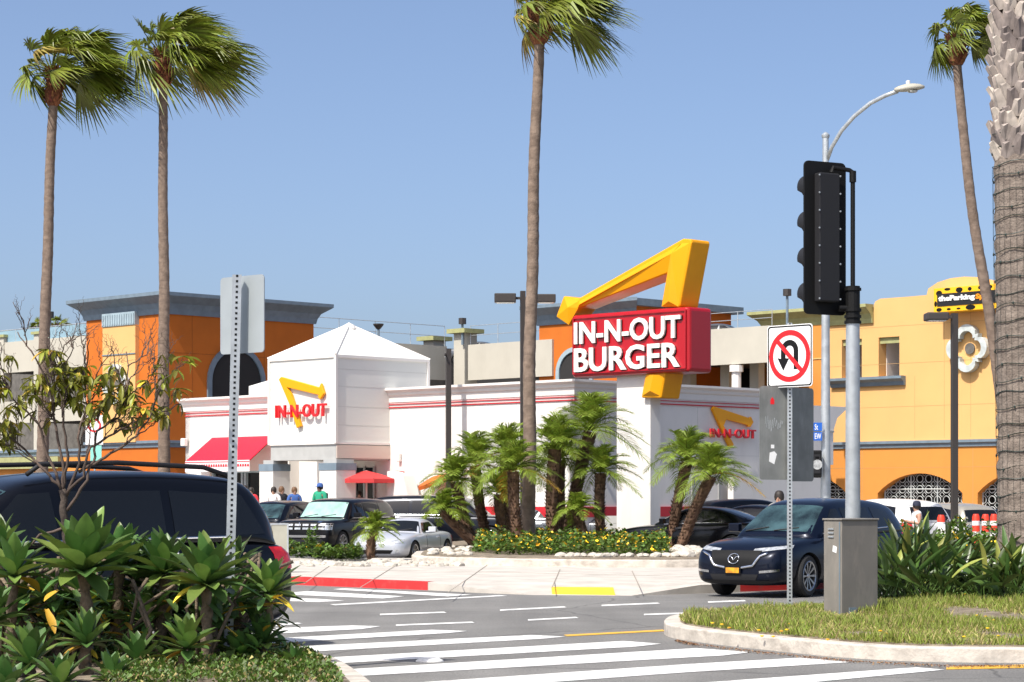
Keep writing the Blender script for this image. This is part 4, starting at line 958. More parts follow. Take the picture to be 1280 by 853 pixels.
        if style == 'suv':
            c_ = [(L / 2 + .2, s * .42, .76), (L / 2 - .3, s * .93, .84), (L / 2 - .32, s * .93, .89), (L / 2 + .1, s * .42, .83)]
            patch(MB(), c_, (-1, -s * .35, 0), 12, 3, .008, (bb,)).build('headlight', M['lampw'], root, smooth=True, world=False)
            patch(MB(), [(L / 2, s * .5, .42), (L / 2, s * .84, .45), (L / 2, s * .84, .49), (L / 2, s * .5, .46)], (-1, -s * .2, 0), 6, 2, .01, (bb,)).build('fog_light', M['chrome'], root, smooth=True, world=False)
        elif style in ('boxy', 'truck'):
            c_ = [(L / 2, s * .62, zf - .26), (L / 2 - .1, s * .95, zf - .26), (L / 2 - .1, s * .95, zf - .06), (L / 2, s * .62, zf - .06)]
            patch(MB(), c_, (-1, -s * .2, 0), 8, 3, .008, (bb,)).build('headlight', M['lampw'], root, smooth=True, world=False)
        elif style == 'roadster':
            c_ = [(L / 2, s * .38, .53), (L / 2 - .2, s * .74, .56), (L / 2 - .3, s * .72, .66), (L / 2 - .1, s * .42, .62)]
            patch(MB(), c_, (-1, -s * .25, -.1), 8, 4, .008, (bb,)).build('headlight', M['lampw'], root, smooth=True, world=False)
            patch(MB(), [(L / 2, s * .55, .3), (L / 2, s * .66, .3), (L / 2, s * .66, .38), (L / 2, s * .55, .38)], (-1, -s * .2, 0), 4, 3, .006, (bb,)).build('fog_light', M['lampw'], root, smooth=True, world=False)
        else:
            c_ = [(L / 2, s * .5, zf - .2), (L / 2 - .3, s * .9, zf - .12), (L / 2 - .34, s * .9, zf - .02), (L / 2, s * .55, zf - .06)]
            patch(MB(), c_, (-1, -s * .4, 0), 8, 3, .008, (bb,)).build('headlight', M['lampw'], root, smooth=True, world=False)
        zr = interp(S['body'], .95, 2)
        c_ = [(-L / 2, s * .5, zr - .26), (-L / 2 + .28, s * hw, zr - .24), (-L / 2 + .3, s * hw, zr - .02), (-L / 2, s * .55, zr - .06)]
        if style == 'van': c_ = [(-L / 2, s * .72, .82), (-L / 2 + .26, s * hw, .82), (-L / 2 + .22, s * hw, 1.12), (-L / 2, s * .76, 1.12)]
        patch(MB(), c_, (1, -s * .5, 0), 8, 4, .012, (bb,)).build('tail_light', M['lampr'], root, smooth=True, world=False)
        for ax in (0, 1):
            wheel(root, X(S['ax'][ax]), s * (hw - .125), wr, s, M[rim], steer if ax == 0 else 0, 10 if style != 'truck' else 8)
    a, z0_, b, z1_ = S['wind']; wb = hw * .78; wt = hw * S['cab'][3][2] * .93; nd = Vector((-(z1_ - z0_), 0, -L * (b - a))).normalized()
    c_ = [(X(a), -wb, z0_), (X(a), wb, z0_), (X(b), wt, z1_), (X(b), -wt, z1_)]
    ws = patch(MB(), c_, nd, 12, 8, .006, (bc,)).build('windscreen', M[wind_m], root, smooth=True, world=False)
    if detail > 1:
        mb = MB(); line(mb, [(X(a) + .02, -wb * .8, z0_ + .03), (X(a) - .1, -.1, z0_ + .07)], nd, .01, .014, (bc,)); line(mb, [(X(a) + .02, 0, z0_ + .02), (X(a) - .1, wb * .7, z0_ + .07)], nd, .01, .014, (bc,)); mb.build('wiper', M['blackm'], ws, world=False)
    a, z0_, b, z1_ = S['rear']; nd = Vector(((z0_ - z1_), 0, -L * (b - a))).normalized(); wt, wb = hw * .58, hw * .66
    patch(MB(), [(X(a), -wt, z0_), (X(a), wt, z0_), (X(b), wb, z1_), (X(b), -wb, z1_)], nd, 10, 6, .006, (bc,)).build('rear_window', gm, root, smooth=True, world=False)
    # front
    fx = L / 2 + .1
    def fp(mb, c, **k): return patch(mb, [(fx, y, z) for y, z in c], (-1, 0, 0), trees=(bb,), **k)
    if front == 'wing':
        fp(MB(), [(-.38, .52), (.38, .52), (.5, .8), (-.5, .8)], n=16, m=8, off=.012).build('grille', M['black'], root, smooth=True, world=False)
        pts = [(fx, -.66, .77), (fx, -.5, .71), (fx, -.38, .545), (fx, 0, .485), (fx, .38, .545), (fx, .5, .71), (fx, .66, .77)]
        mb = MB(); line(mb, pts, (-1, 0, 0), .024, .014, (bb,), 4); mb.build('grille_trim', M['chrome'], root, smooth=True, world=False)
        mb = MB(); R_ = .085; em = [(fx, .0 + 1.25 * R_ * math.cos(R(q)), .66 + R_ * math.sin(R(q))) for q in range(0, 361, 30)]
        line(mb, em, (-1, 0, 0), .009, .022, (bb,), 2); line(mb, [(fx, -.1, .69), (fx, -.05, .695), (fx, 0, .635), (fx, .05, .695), (fx, .1, .69)], (-1, 0, 0), .009, .022, (bb,), 3)
        mb.build('emblem', M['chrome'], root, smooth=True, world=False)
        fp(MB(), [(-.42, .3), (.42, .3), (.48, .4), (-.48, .4)], n=10, m=3, off=.01).build('lower_grille', M['blackm'], root, smooth=True, world=False)
        mb = MB(); patch(mb, [(fx, -.86, .2), (fx, .86, .2), (fx, .9, .3), (fx, -.9, .3)], (-1, 0, 0), 14, 3, .012, (bb,)); mb.build('lower_cladding', M['blackm'], root, smooth=True, world=False)
        pl = fp(MB(), [(-.16, .41), (.16, .41), (.16, .56), (-.16, .56)], n=2, m=2, off=.04).build('plate_holder', M['black'], root, world=False)
        fp(MB(), [(-.13, .42), (.13, .42), (.13, .51), (-.13, .51)], n=2, m=2, off=.045).build('plate', mat('plate_orange', (.85, .42, .02), .5, c2=(.5, .2, .02), scale=9), pl, world=False)
    elif front == 'squares':
        fp(MB(), [(-.9, .74), (.9, .74), (.9, 1.0), (-.9, 1.0)], n=14, m=4, off=.01).build('grille', M['black'], root, smooth=True, world=False)
        for z0g, z1g in ((.79, .85), (.9, .96)):
            mb = MB()
            for i in range(6):
                y = -.78 + i * .27; fp(mb, [(y, z0g), (y + .2, z0g), (y + .2, z1g), (y, z1g)], n=2, m=1, off=.02)
            mb.build('grille_bar', M['lampw'], root, world=False)
        mb = MB(); line(mb, [(fx, -.1, 1.0), (fx, -.08, .9)], (-1, 0, 0), .015, .02, (bb,)); fp(mb, [(.5, 1.0), (.62, 1.0), (.62, 1.05), (.5, 1.05)], n=2, m=1, off=.02); mb.build('emblem', M['chrome'], root, world=False)
        fp(MB(), [(-.7, .34), (.7, .34), (.7, .5), (-.7, .5)], n=8, m=2, off=.01).build('lower_grille', M['blackm'], root, smooth=True, world=False)
        fp(MB(), [(-.8, .55), (.8, .55), (.8, .62), (-.8, .62)], n=8, m=2, off=.012).build('bumper_strip', M['chrome'], root, smooth=True, world=False)
    elif front == 'smile':
        fp(MB(), [(-.42, .27), (.42, .27), (.5, .37), (-.5, .37)], n=12, m=3, off=.008).build('grille', M['black'], root, smooth=True, world=False)
    else:
        fp(MB(), [(-.45, .45), (.45, .45), (.5, .62), (-.5, .62)], n=10, m=3, off=.01).build('grille', M['black'], root, smooth=True, world=False)
    # rear plate
    patch(MB(), [(-L / 2 - .1, -.16, .72), (-L / 2 - .1, .16, .72), (-L / 2 - .1, .16, .86), (-L / 2 - .1, -.16, .86)], (1, 0, 0), 2, 2, .012, (bb,)).build('plate', M['signwhite'], root, world=False)
    if rails:
        for s in (1, -1):
            ys = s * hw * S['cab'][4][2] * .9; mb = MB()
            p = [(X(.4), ys, H - .05), (X(.43), ys, H + .05), (X(.6), ys, H + .075), (X(.8), ys, H + .04), (X(.87), ys, H - .06)]
            mb.tube(p, .025, 6); mb.build('roof_rail', M['blackm'], root, smooth=True, world=False)
    return root
def head(theta): return math.atan2(-math.cos(R(theta)), -math.sin(R(theta)))   # forward = (-sin, -cos): towards the camera and left
def C(px, D): return ((px - 640) / F * D, D, 0)
car('parked_car', 'dark navy SUV with chrome winged grille and orange front plate, behind the grey cabinet', 'car', (5.2, 40.95, 0), head(38), 'suv', P_NAVY, None, front='wing', steer=.1, mod_len=1.05)
car('minivan', 'black minivan with roof rails passing behind the agave hedge', 'car', (-5.12, 24.95, 0), PI + R(43), 'van', P_BLK, None, scale=1.08, rails=True)
car('parked_car', 'silver convertible roadster with closed roof beside the small palm', 'car', C(505, 61.5), head(20), 'roadster', P_SIL, scale=.97, front='smile', wind_m='glass')
car('parked_car', 'black boxy SUV with pale sunshade in its windscreen, left of the silver roadster', 'car', C(424, 70.5), head(24), 'boxy', P_BLK, front='squares', wind_m='shade', scale=.98)
car('parked_car', 'long black truck like SUV parked sideways behind the silver roadster', 'car', C(553, 76.2), R(-12), 'truck', P_BLK2, scale=.95)
car('parked_car', 'grey sedan half hidden behind the trunks of the date palms', 'car', C(712, 77.5), R(-12), 'sedan', P_GRY, wind_m='glass')
car('parked_car', 'dark sedan with silver mirror between the minivan and the boxy SUV', 'car', C(345, 74.5), head(24), 'suv', P_BLK2, scale=.97)
car('parked_car', 'black sedan showing its red tail lamp behind the two leaning palms', 'car', C(872, 65.0), PI - R(28) , 'sedan', P_BLK, scale=1.0)
car('parked_car', 'dark coupe roof seen just above the navy SUV bonnet', 'car', C(935, 69.5), PI - R(30), 'sedan', P_BLK2, scale=1.03)
car('parked_car', 'dark blue estate car with chrome window line, furthest in the row by the service door', 'car', C(945, 74), R(25), 'suv', P_BLK2, scale=1.0)
car('parked_car', 'white crossover behind the rear of the navy SUV', 'car', C(1100, 62), R(118), 'suv', P_WHT, scale=1.0)
car('parked_car', 'champagne pickup like car with red tail lamps near the white lamp base', 'car', C(1180, 67), R(112), 'suv', P_CHAMP, scale=.93)
car('parked_car', 'dark car partly hidden by the big palm trunk, behind the red posts', 'car', C(1268, 72), R(110), 'sedan', P_BLK)
for i, (px, D, lb) in enumerate([(606, 138, 'car on the garage roof behind the railing, next to the two capped piers'), (905, 124, 'car on the garage roof right of the yellow arrow'), (97, 134, 'dark car on the left garage roof beside the orange tower')]):
    p = Wp(px, 625, D); r_ = car('rooftop_car', lb, 'car', (p.x, p.y, 9.15), R(-20), 'sedan', P_GRY if i < 2 else P_BLK2, 'cars on the garage roof', detail=1)
    r_.location.z = 9.6 if i < 2 else 9.95

# ================================================================= POSTS, SIGNS, LAMPS
def upost(mb, base, h, wv=.06, rz=0, lean=(0, 0)):
    """perforated channel post"""
    c, s = math.cos(rz), math.sin(rz)
    def fn(x, y, z): return Vector((base[0] + x * c - y * s + lean[0] * z, base[1] + x * s + y * c + lean[1] * z, base[2] + z))
    holes = []; z = .05
    outer = [(-wv / 2, 0), (wv / 2, 0), (wv / 2, h), (-wv / 2, h)]
    mb.prism(outer, [], lambda u, v, w_: fn(u, w_, v), -wv / 2, wv / 2)
    return fn
def holes_on(fn, h, wv, m, par):
    mb = MB(); n = int(h / .05)
    for i in range(n):
        z = .05 + i * .05; mb.add([fn(-.011, -wv / 2 - .002, z - .011), fn(.011, -wv / 2 - .002, z - .011), fn(.011, -wv / 2 - .002, z + .011), fn(-.011, -wv / 2 - .002, z + .011)], [(0, 1, 2, 3)])
    tag(mb.build('post_holes', M['black'], par), kind='stuff')
# no U-turn sign post
b = G(987, 775); D0 = b.y
ns = empty('traffic_sign', (b.x, b.y, .165), 'white no U-turn sign on a perforated steel post above a grey sign seen from behind', 'sign')
mb = MB(); hpost = 1.65 + (HOR - 404) / F * D0 - .165; fn = upost(mb, (b.x, b.y, .165), hpost, .065, 0); po = mb.build('post', M['steel'], ns); holes_on(fn, hpost, .065, None, po)
NS = Frame((b.x - .03, b.y - .05), LR); u0, u1 = NS.t(958.5, .05), NS.t(1015, .05); zc0, zc1 = NS.P(987, 484, .05)[1], NS.P(987, 406, .05)[1]
def rrect(t0, t1, z0, z1, r, n=5): return arc(t1 - r, z1 - r, r, 0, 90, n) + arc(t0 + r, z1 - r, r, 90, 180, n) + arc(t0 + r, z0 + r, r, 180, 270, n) + arc(t1 - r, z0 + r, r, 270, 360, n)
pn = MB().prism(rrect(u0, u1, zc0, zc1, .05), [], NS.fn(), .03, .04).build('sign_panel', M['signwhite'], ns)
MB().prism(rrect(u0 + .012, u1 - .012, zc0 + .012, zc1 - .012, .045), [rrect(u0 + .03, u1 - .03, zc0 + .03, zc1 - .03, .035)], NS.fn(), .0401, .043).build('border', M['black'], pn)
uc, zc = (u0 + u1) / 2, (zc0 + zc1) / 2; rr = (u1 - u0) * .455; q = rr / .455
MB().prism(arc(uc, zc, rr, 0, 360, 48)[:-1], [arc(uc, zc, rr * .8, 0, 360, 48)[:-1]], NS.fn(), .0405, .046).build('ring', M['signr'], pn)
a = R(-45); dx, dz = math.cos(a), math.sin(a); w_ = rr * .085; l_ = rr * .84
MB().prism([(uc - dx * l_ - dz * w_, zc - dz * l_ + dx * w_), (uc + dx * l_ - dz * w_, zc + dz * l_ + dx * w_), (uc + dx * l_ + dz * w_, zc + dz * l_ - dx * w_), (uc - dx * l_ + dz * w_, zc - dz * l_ - dx * w_)], [], NS.fn(), .0405, .0475).build('slash', M['signr'], pn)
ro, ri = rr * .42, rr * .2; cz = zc + rr * .2
up = [(uc + ro, zc - rr * .52)] + [(uc + ro * math.cos(R(t)), cz + ro * math.sin(R(t))) for t in range(0, 181, 15)] + [(uc - ro, zc - rr * .1), (uc - ro - rr * .17, zc - rr * .06), (uc - (ro + ri) / 2, zc - rr * .56), (uc - ri + rr * .17, zc - rr * .1), (uc - ri, zc - rr * .08)] + \
     [(uc + ri * math.cos(R(t)), cz + ri * math.sin(R(t))) for t in range(180, -1, -15)] + [(uc + ri, zc - rr * .52)]
MB().prism(up, [], NS.fn(), .0402, .044).build('turn_arrow', M['black'], pn)
zb0, zb1 = 1.65 + (HOR - 600) / F * D0, 1.65 + (HOR - 483) / F * D0
mb = MB(); SL = Frame((b.x, b.y + .06), (.93, .37)); mb.prism(rrect(SL.t(950), .0, zb0, zb1, .05)[:], [], SL.fn(), -.02, -.014)
sb = mb.build('sign_back', M['signback'], ns)
mb = MB(); SR = Frame((b.x, b.y + .06), (.72, .69)); mb.prism(rrect(-.0, SR.t(1018), zb0 - .02, zb1 - .01, .05), [], SR.fn(), -.02, -.014); mb.build('sign_back', M['signback'], ns)
mb = MB(); t_, z_ = SL.P(970, 557); mb.prism(rect(t_ - .07, t_ - .02, z_ - .04, z_ + .01), [], SL.fn(), -.0139, -.012); mb.prism([(t_ - .1, z_ - .22), (t_ - .02, z_ - .26), (t_ + .02, z_ - .12), (t_ - .02, z_ - .08), (t_ - .09, z_ - .1)], [], SL.fn(), -.0139, -.012); mb.build('sticker', M['signwhite'], sb)
mb = MB(); t_, z_ = SL.P(966, 500); mb.prism([(t_ - .03, z_ - .06), (t_ + .03, z_ - .06), (t_ + .03, z_), (t_, z_ + .04), (t_ - .03, z_)], [], SL.fn(), -.0139, -.012); mb.build('sticker', M['signr'], sb)
# scratched scribble on the back panel
mb = MB(); t_, z_ = SL.P(953, 530); pr = []
for i in range(40): pr.append(SL.w(t_ + .05 + i * .007, -.012, z_ + .1 * math.sin(i * 1.3) * (1 - i / 60) + .03 * math.sin(i * .37)))
mb.tube(pr, .002, 4); mb.build('scribble', M['steel'], sb)
# left sign post, seen from behind
lb = Wp(285, 780, 21.8); lb.z = .15
ls = empty('traffic_sign', lb, 'pale blank sign back on a leaning perforated post rising from the agave hedge', 'sign')
hp = 1.65 + (HOR - 344) / F * 21.8 - .15; mb = MB(); fn = upost(mb, lb, hp, .085, .15, (.0235, 0)); po = mb.build('post', M['steel'], ls); holes_on(fn, hp, .085, None, po)
LS = Frame((lb.x + .0235 * 3, lb.y + .12), (.75, -.66)); v0, v1 = LS.t(273.5), LS.t(328); a0_, a1_ = 1.65 + (HOR - 441) / F * 21.8, 1.65 + (HOR - 344) / F * 21.8
MB().prism(rrect(v0, v1, a0_, a1_, .04), [], LS.fn(), -.03, -.02).build('sign_back', M['signback2'], ls)
# traffic signal
tb = Wp(1066, 775, 33.9); tb.z = .16
ts = empty('traffic_signal', tb, 'black four lamp traffic signal seen from behind on a galvanised pole', 'traffic signal')
zz_ = lambda py, D=33.9: CH + (HOR - py) / F * D
MB().tube([tb, (tb.x, tb.y, zz_(385))], [.115, .1], 20).build('pole', M['steel'], ts, smooth='auto')
mb = MB(); mb.tube([(tb.x, tb.y, zz_(405)), (tb.x, tb.y, zz_(402)), (tb.x, tb.y, zz_(358))], [.12, .105, .105], 16); 
for py in (403, 396, 388, 362): mb.tube([(tb.x, tb.y, zz_(py) - .02), (tb.x, tb.y, zz_(py) + .02)], .125, 16)
mb.build('collar', M['black'], ts)
mb = MB(); xx = lambda px: (px - 640) / F * 33.9
mb.tube([(tb.x, tb.y, zz_(360)), (tb.x, tb.y, zz_(222)), (tb.x - .01, tb.y, zz_(215)), (tb.x - .05, tb.y, zz_(213)), (xx(1040), tb.y - .1, zz_(211)), (xx(1038), tb.y - .1, zz_(217))], .034, 10)
mb.tube([(tb.x, tb.y, zz_(228)), (tb.x, tb.y, zz_(214))], .05, 10); mb.tube([(tb.x, tb.y, zz_(386)), (xx(1048), tb.y - .05, zz_(386))], .045, 10); mb.build('bracket', M['black'], ts, smooth='auto')
th_ = R(28); SG = Frame((xx(1031), 33.85), (math.cos(th_), math.sin(th_))); w2 = (SG.t(1057.5) - SG.t(1005.5)) / 2; cm = (SG.t(1057.5) + SG.t(1005.5)) / 2; zt_, zb_ = zz_(203), zz_(394)
MB().prism(rrect(cm - w2, cm + w2, zb_, zt_, .08), [], SG.fn(), -.03, 0).build('backplate', M['black'], ts, bevel=.008)
MB().prism(rect(cm - w2 * .52, cm + w2 * .42, zb_ + .18, zt_ - .18), [], SG.fn(), 0, .14).build('signal_housing', M['blackm'], ts, bevel=.02)
mb = MB()
for i in range(8): 
    for sx in (-.55, .45): t_ = cm + w2 * sx; z_ = zb_ + .22 + (zt_ - zb_ - .44) * i / 7; mb.lathe(SG.w(t_, .14, z_), [(0, .012), (.014, .008), (.014, 0)], 8, rot=Matrix.Rotation(th_, 3, 'Z') @ Matrix.Rotation(PI / 2, 3, 'X'))
mb.build('bolts', M['steel'], ts)
nn = Vector((-math.sin(th_), math.cos(th_), 0)); sidev = Vector((math.cos(th_), math.sin(th_), 0))
for i in range(4):
    z_ = zt_ - .33 - i * (zt_ - zb_ - .66) / 3; c0_ = SG.w(cm, -.03, z_); mb = MB(); rad = .185; vs = []; n = 20; ln = [0, .42]
    for j, l in enumerate(ln):
        for k_ in range(n + 1):
            a = R(-60 + 300 * k_ / n); cut_ = l * (1.0 if math.sin(a) > -.5 else .8); vs.append(c0_ + nn * cut_ + (sidev * math.cos(a) + Vector((0, 0, 1)) * math.sin(a)) * rad)
    vis = mb.add(vs, [(k_, k_ + 1, n + 1 + k_ + 1, n + 1 + k_) for k_ in range(n)]).build('visor', M['blackm'], ts, smooth=True)
# utility cabinet
cb = G(1064, 768, .165); cabi = empty('utility_cabinet', cb, 'grey metal utility cabinet with vents and a white sticker on the grassy median', 'cabinet')
kz = .165; f0 = Wp(1052, 768, 1); e1 = G(1052, 770, kz)
FA = Frame((e1.x, e1.y), (.45, -.89)); FB = Frame((e1.x, e1.y), (.8, .6)); ta_, tb_ = FA.t(1029.5), FB.t(1097.5); hC = 1.22
dA = (FA.w(ta_, 0, 0) - FA.w(0, 0, 0)); dB = FB.w(tb_, 0, 0) - FB.w(0, 0, 0); o_ = Vector((e1.x, e1.y, 0))
pl4 = [tuple((o_)[:2]), tuple((o_ + dB)[:2]), tuple((o_ + dA + dB)[:2]), tuple((o_ + dA)[:2])]
cbody = MB().prism(pl4, [], GF, kz - .02, kz + hC).build('cabinet_body', M['cab'], cabi, bevel=.012)
MB().prism(offset_poly(pl4, -.015), [], GF, kz + hC, kz + hC + .025).build('cabinet_lid', M['cab'], cabi, bevel=.008)
mb = MB()
for z_ in (1.0, 1.05, 1.1): mb.prism([(ta_ * .72, kz + z_), (ta_ * .42, kz + z_), (ta_ * .42, kz + z_ + .018), (ta_ * .72, kz + z_ + .018)], [], FA.fn(), .001, .014)
mb.build('vent', M['steel'], cabi)
mb = MB(); mb.prism([(ta_ * .5, kz + .82), (ta_ * .28, kz + .8), (ta_ * .25, kz + .88), (ta_ * .46, kz + .9)], [], FA.fn(), .001, .003); mb.build('sticker', M['signwhite'], cabi)
mb = MB(); mb.prism(rect(-.045, -.03, kz, kz + hC - .02), [], FA.fn(), .001, .01); mb.prism(rect(.13, .26, kz + .02, kz + .1), [], FB.fn(), .001, .012); mb.build('seam', M['slate'], cabi)
# street light
sb_ = Wp(1032, 625, 56); sl_ = empty('street_light', (sb_.x, sb_.y, .15), 'tall galvanised street light with curved arm and cobra head behind the traffic signal', 'street light')
zz2 = lambda py: CH + (HOR - py) / F * 56; xx2 = lambda px: (px - 640) / F * 56
MB().tube([(sb_.x, sb_.y, .15), (sb_.x, sb_.y, zz2(172))], [.13, .075], 16).lathe((sb_.x, sb_.y, zz2(172)), [(.08, -.02), (.1, .02), (.1, .06), (.06, .1), (.03, .12), (0, .13)], 12).build('pole', M['steel'], sl_, smooth='auto')
pts = [(1034, 200), (1038, 186), (1048, 168), (1062, 152), (1080, 138), (1096, 131), (1109, 128)]
MB().tube([(xx2(a), 56 - .25 * i, zz2(b)) for i, (a, b) in enumerate(pts)], .05, 10).build('arm', M['steel'], sl_, smooth=True)
mb = MB(); hx, hz = xx2(1122), zz2(126); rings = []
for u, a, b_ in [(-.34, .05, .05), (-.25, .1, .09), (-.1, .15, .12), (.1, .17, .12), (.25, .14, .09), (.36, .06, .04)]:
    rings.append([Vector((hx + u, 54.4 + a * math.cos(t), hz + (b_ if math.sin(t) > 0 else b_ * .5) * math.sin(t) + u * .1)) for t in [2 * PI * k_ / 12 for k_ in range(12)]])
vs = [p for r_ in rings for p in r_]; mb.add(vs, [(i * 12 + k_, i * 12 + (k_ + 1) % 12, (i + 1) * 12 + (k_ + 1) % 12, (i + 1) * 12 + k_) for i in range(5) for k_ in range(12)] + [tuple(range(12)), tuple(60 + k_ for k_ in range(12))])
lh = mb.build('lamp_head', mat('lamp_cream', (.42, .4, .33), .55), sl_, smooth=True)
MB().lathe((hx - .02, 54.4, hz + .12), [(.05, -.03), (.05, .06), (.02, .08), (0, .08)], 10).build('photocell', M['trim'], lh)
MB().lathe((hx + .08, 54.4, hz - .08), [(.13, .03), (.1, 0), (0, -.02)], 14).build('lamp_lens', M['lampw'], lh)
# street name plate and pedestrian head on that pole
ss = empty('street_name_sign', (sb_.x, sb_.y - .2, zz2(540)), 'small blue street name plate with white letters beside the galvanised pole', 'sign')
SN = Frame((xx2(1028), 55.8), (1, 0))
for (a, b_, tx, pa, pb) in ((1008, 528.5, 'St', (1018.5, 537.5), (1022.5, 530.5)), (1008, 540.5, 'EW', (1018.5, 549), (1026.5, 542))):
    x0_, x1_ = SN.t(1000), SN.t(1027.5); z1_, z0_ = SN.P(1000, b_)[1], SN.P(1000, b_ + 10.5)[1]
    p_ = MB().prism(rect(x0_, x1_, z0_, z1_), [], SN.fn(), 0, .02).build('plate', M['signblue'], ss); mb = MB(); text_px(mb, tx, SN, pa, pb, .02, .026, off=.01); mb.build('lettering', M['signwhite'], p_)
ph = empty('pedestrian_signal', (xx2(1024), 55.7, zz2(600)), 'black pedestrian signal box on the side of the galvanised pole', 'traffic signal')
PH = Frame((xx2(1024), 55.6), (1, 0)); r0_ = rect(PH.t(1015), PH.t(1027.5), PH.P(0, 597)[1], PH.P(0, 563)[1])
MB().prism(r0_, [], PH.fn(), -.25, 0).build('housing', M['black'], ph, bevel=.03); mb = MB()
mb.prism(rect(PH.t(1017), PH.t(1025.5), PH.P(0, 592)[1], PH.P(0, 568)[1]), [rect(PH.t(1019), PH.t(1024), PH.P(0, 578)[1], PH.P(0, 571)[1])], PH.fn(), 0, .02); mb.build('face', M['blackm'], ph)
MB().prism(arc((PH.t(1019) + PH.t(1024)) / 2, PH.P(0, 581)[1], .12, 0, 360, 14)[:-1], [], PH.fn(), .021, .03).build('pictogram', M['lampw'], ph)
# parking lot lamps
def lot_lamp(px, D, ytop, heads, label, base=None, r=.075, ybase=None):
    p = Wp(px, 625, D); e_ = empty('lot_lamp', (p.x, p.y, 0), label, 'street lamp', 'bronze parking lot lamps'); zt_ = CH + (HOR - ytop) / F * D
    MB().box((p.x, p.y, zt_ / 2 + (base or 0) / 2), (r * 2, r * 2, zt_ - (base or 0)), R(12)).build('pole', M['bronze'], e_)
    for (x0_, x1_, y0_, y1_) in heads:
        a, b_ = (x0_ - 640) / F * D, (x1_ - 640) / F * D; z0_, z1_ = CH + (HOR - y1_) / F * D, CH + (HOR - y0_) / F * D
        hd = MB().box(((a + b_) / 2, p.y, (z0_ + z1_) / 2), (b_ - a, .55, z1_ - z0_)).build('lamp_head', M['bronze'], e_, bevel=.03)
        MB().box(((a + b_) / 2, p.y, z0_ - .008), ((b_ - a) * .8, .4, .012)).build('lamp_lens', M['lampw'], hd)
        nx = a if abs(a - p.x) < abs(b_ - p.x) else b_
        MB().box(((nx + p.x) / 2, p.y, (z0_ + z1_) / 2), (abs(nx - p.x) + .1, .08, .08)).build('arm', M['bronze'], e_)
    if base: MB().tube([(p.x, p.y, 0), (p.x, p.y, base)], .42, 24).build('lamp_base', M['plaster_w'], e_, smooth='auto', bevel=0); MB().box((p.x, p.y, base + .04), (.36, .36, .08)).build('base_plate', M['bronze'], e_)
    return e_
lot_lamp(653.5, 74, 364, [(618, 645, 367.5, 378.5), (671, 694.5, 368.5, 378.5)], 'tall bronze lot lamp with two box heads beside the centre palm')
e_ = lot_lamp(560.5, 79, 436, [(555.5, 557.5, 442, 446)], 'slim bronze pole without lamp heads in front of the white restaurant wall', r=.085)
lot_lamp(1193, 56, 392, [(1156.5, 1184, 391.5, 401)], 'bronze lot lamp with one box head on a round white concrete base', base=1.05, r=.07)
# lamps on the garage roof
for px, D, y0, lb in ((473, 128, 405, 'small lamp post on the garage roof behind the pyramid tower'), (578, 134, 400, 'lamp post with a box head on the capped pier'), (984, 121, 364, 'short roof lamp above the green cornice'), (62.5, 131, 392, 'roof lamp beside the left tall palm')):
    p = Wp(px, 625, D); z1_ = CH + (HOR - y0) / F * D; e_ = empty('roof_lamp', (p.x, p.y, 10.6), lb, 'lamp', 'lamps on the garage roof')
    MB().tube([(p.x, p.y, 10.6), (p.x, p.y, z1_)], .07, 8).build('pole', M['slate'], e_)
    MB().lathe((p.x, p.y, z1_), [(0, .02), (.3, .0), (.28, -.08), (.1, -.3), (0, -.3)] if px == 473 else [(0, .1), (.22, .1), (.22, -.25), (0, -.25)], 8).build('lamp_head', M['bronze'], e_)
# far no-turn sign by the garage
p = Wp(118, 625, 92); e_ = empty('traffic_sign', (p.x, p.y, 0), 'distant white sign with red ring above a green notice, in front of the orange tower', 'sign')
FS = Frame((p.x, p.y), (1, 0)); PP = lambda x, y: FS.P(x, y)
MB().tube([(p.x, p.y + .08, 0), (p.x, p.y + .08, PP(118, 516)[1])], .04, 8).build('post', M['steel'], e_)
a_, c_ = PP(107, 556), PP(129, 519); sp = MB().prism(rect(a_[0], c_[0], a_[1], c_[1]), [], FS.fn(), 0, .02).build('sign_panel', M['signwhite'], e_)
cc = PP(118, 532); MB().prism(arc(cc[0], cc[1], .27, 0, 360, 24)[:-1], [arc(cc[0], cc[1], .2, 0, 360, 24)[:-1]], FS.fn(), .02, .03).build('ring', M['signr'], sp)
a_, c_ = PP(113, 578), PP(127, 557); MB().prism(rect(a_[0], c_[0], a_[1], c_[1]), [], FS.fn(), 0, .02).build('notice_panel', mat('notice_green', (.25, .62, .52), .5), e_)
# red and white delineator posts
for px, D in ((1176.5, 57, ), (1220, 60.5), (1232, 60), (1242.5, 60.5)):
    p = Wp(px, 625, D); zb_ = -.02; e_ = empty('delineator', (p.x, p.y, zb_), {1176.5: 'red reflective post with white bands left of the white lamp base', 1220: 'red post with white bands, left of the three behind the hedge', 1232: 'red post with white bands, middle of the three behind the hedge', 1242.5: 'red post with white bands, right of the three behind the hedge'}[px], 'delineator post', 'red and white delineator posts')
    MB().lathe(p * Vector((1, 1, 0)) + Vector((0, 0, zb_)), [(.2, 0), (.2, .04), (.1, .07), (.1, 1.05), (.07, 1.12), (0, 1.12)] if False else [(.2, 0), (.2, .04), (.1, .07), (.1, 1.22), (.07, 1.3), (0, 1.3)], 14).build('post', M['post_o'], e_, smooth='auto')
    for z_ in (.72, 1.0): MB().lathe((p.x, p.y, zb_), [(.102, z_), (.104, z_ + .01), (.104, z_ + .11), (.102, z_ + .12)], 14).build('white_band', M['signwhite'], e_)
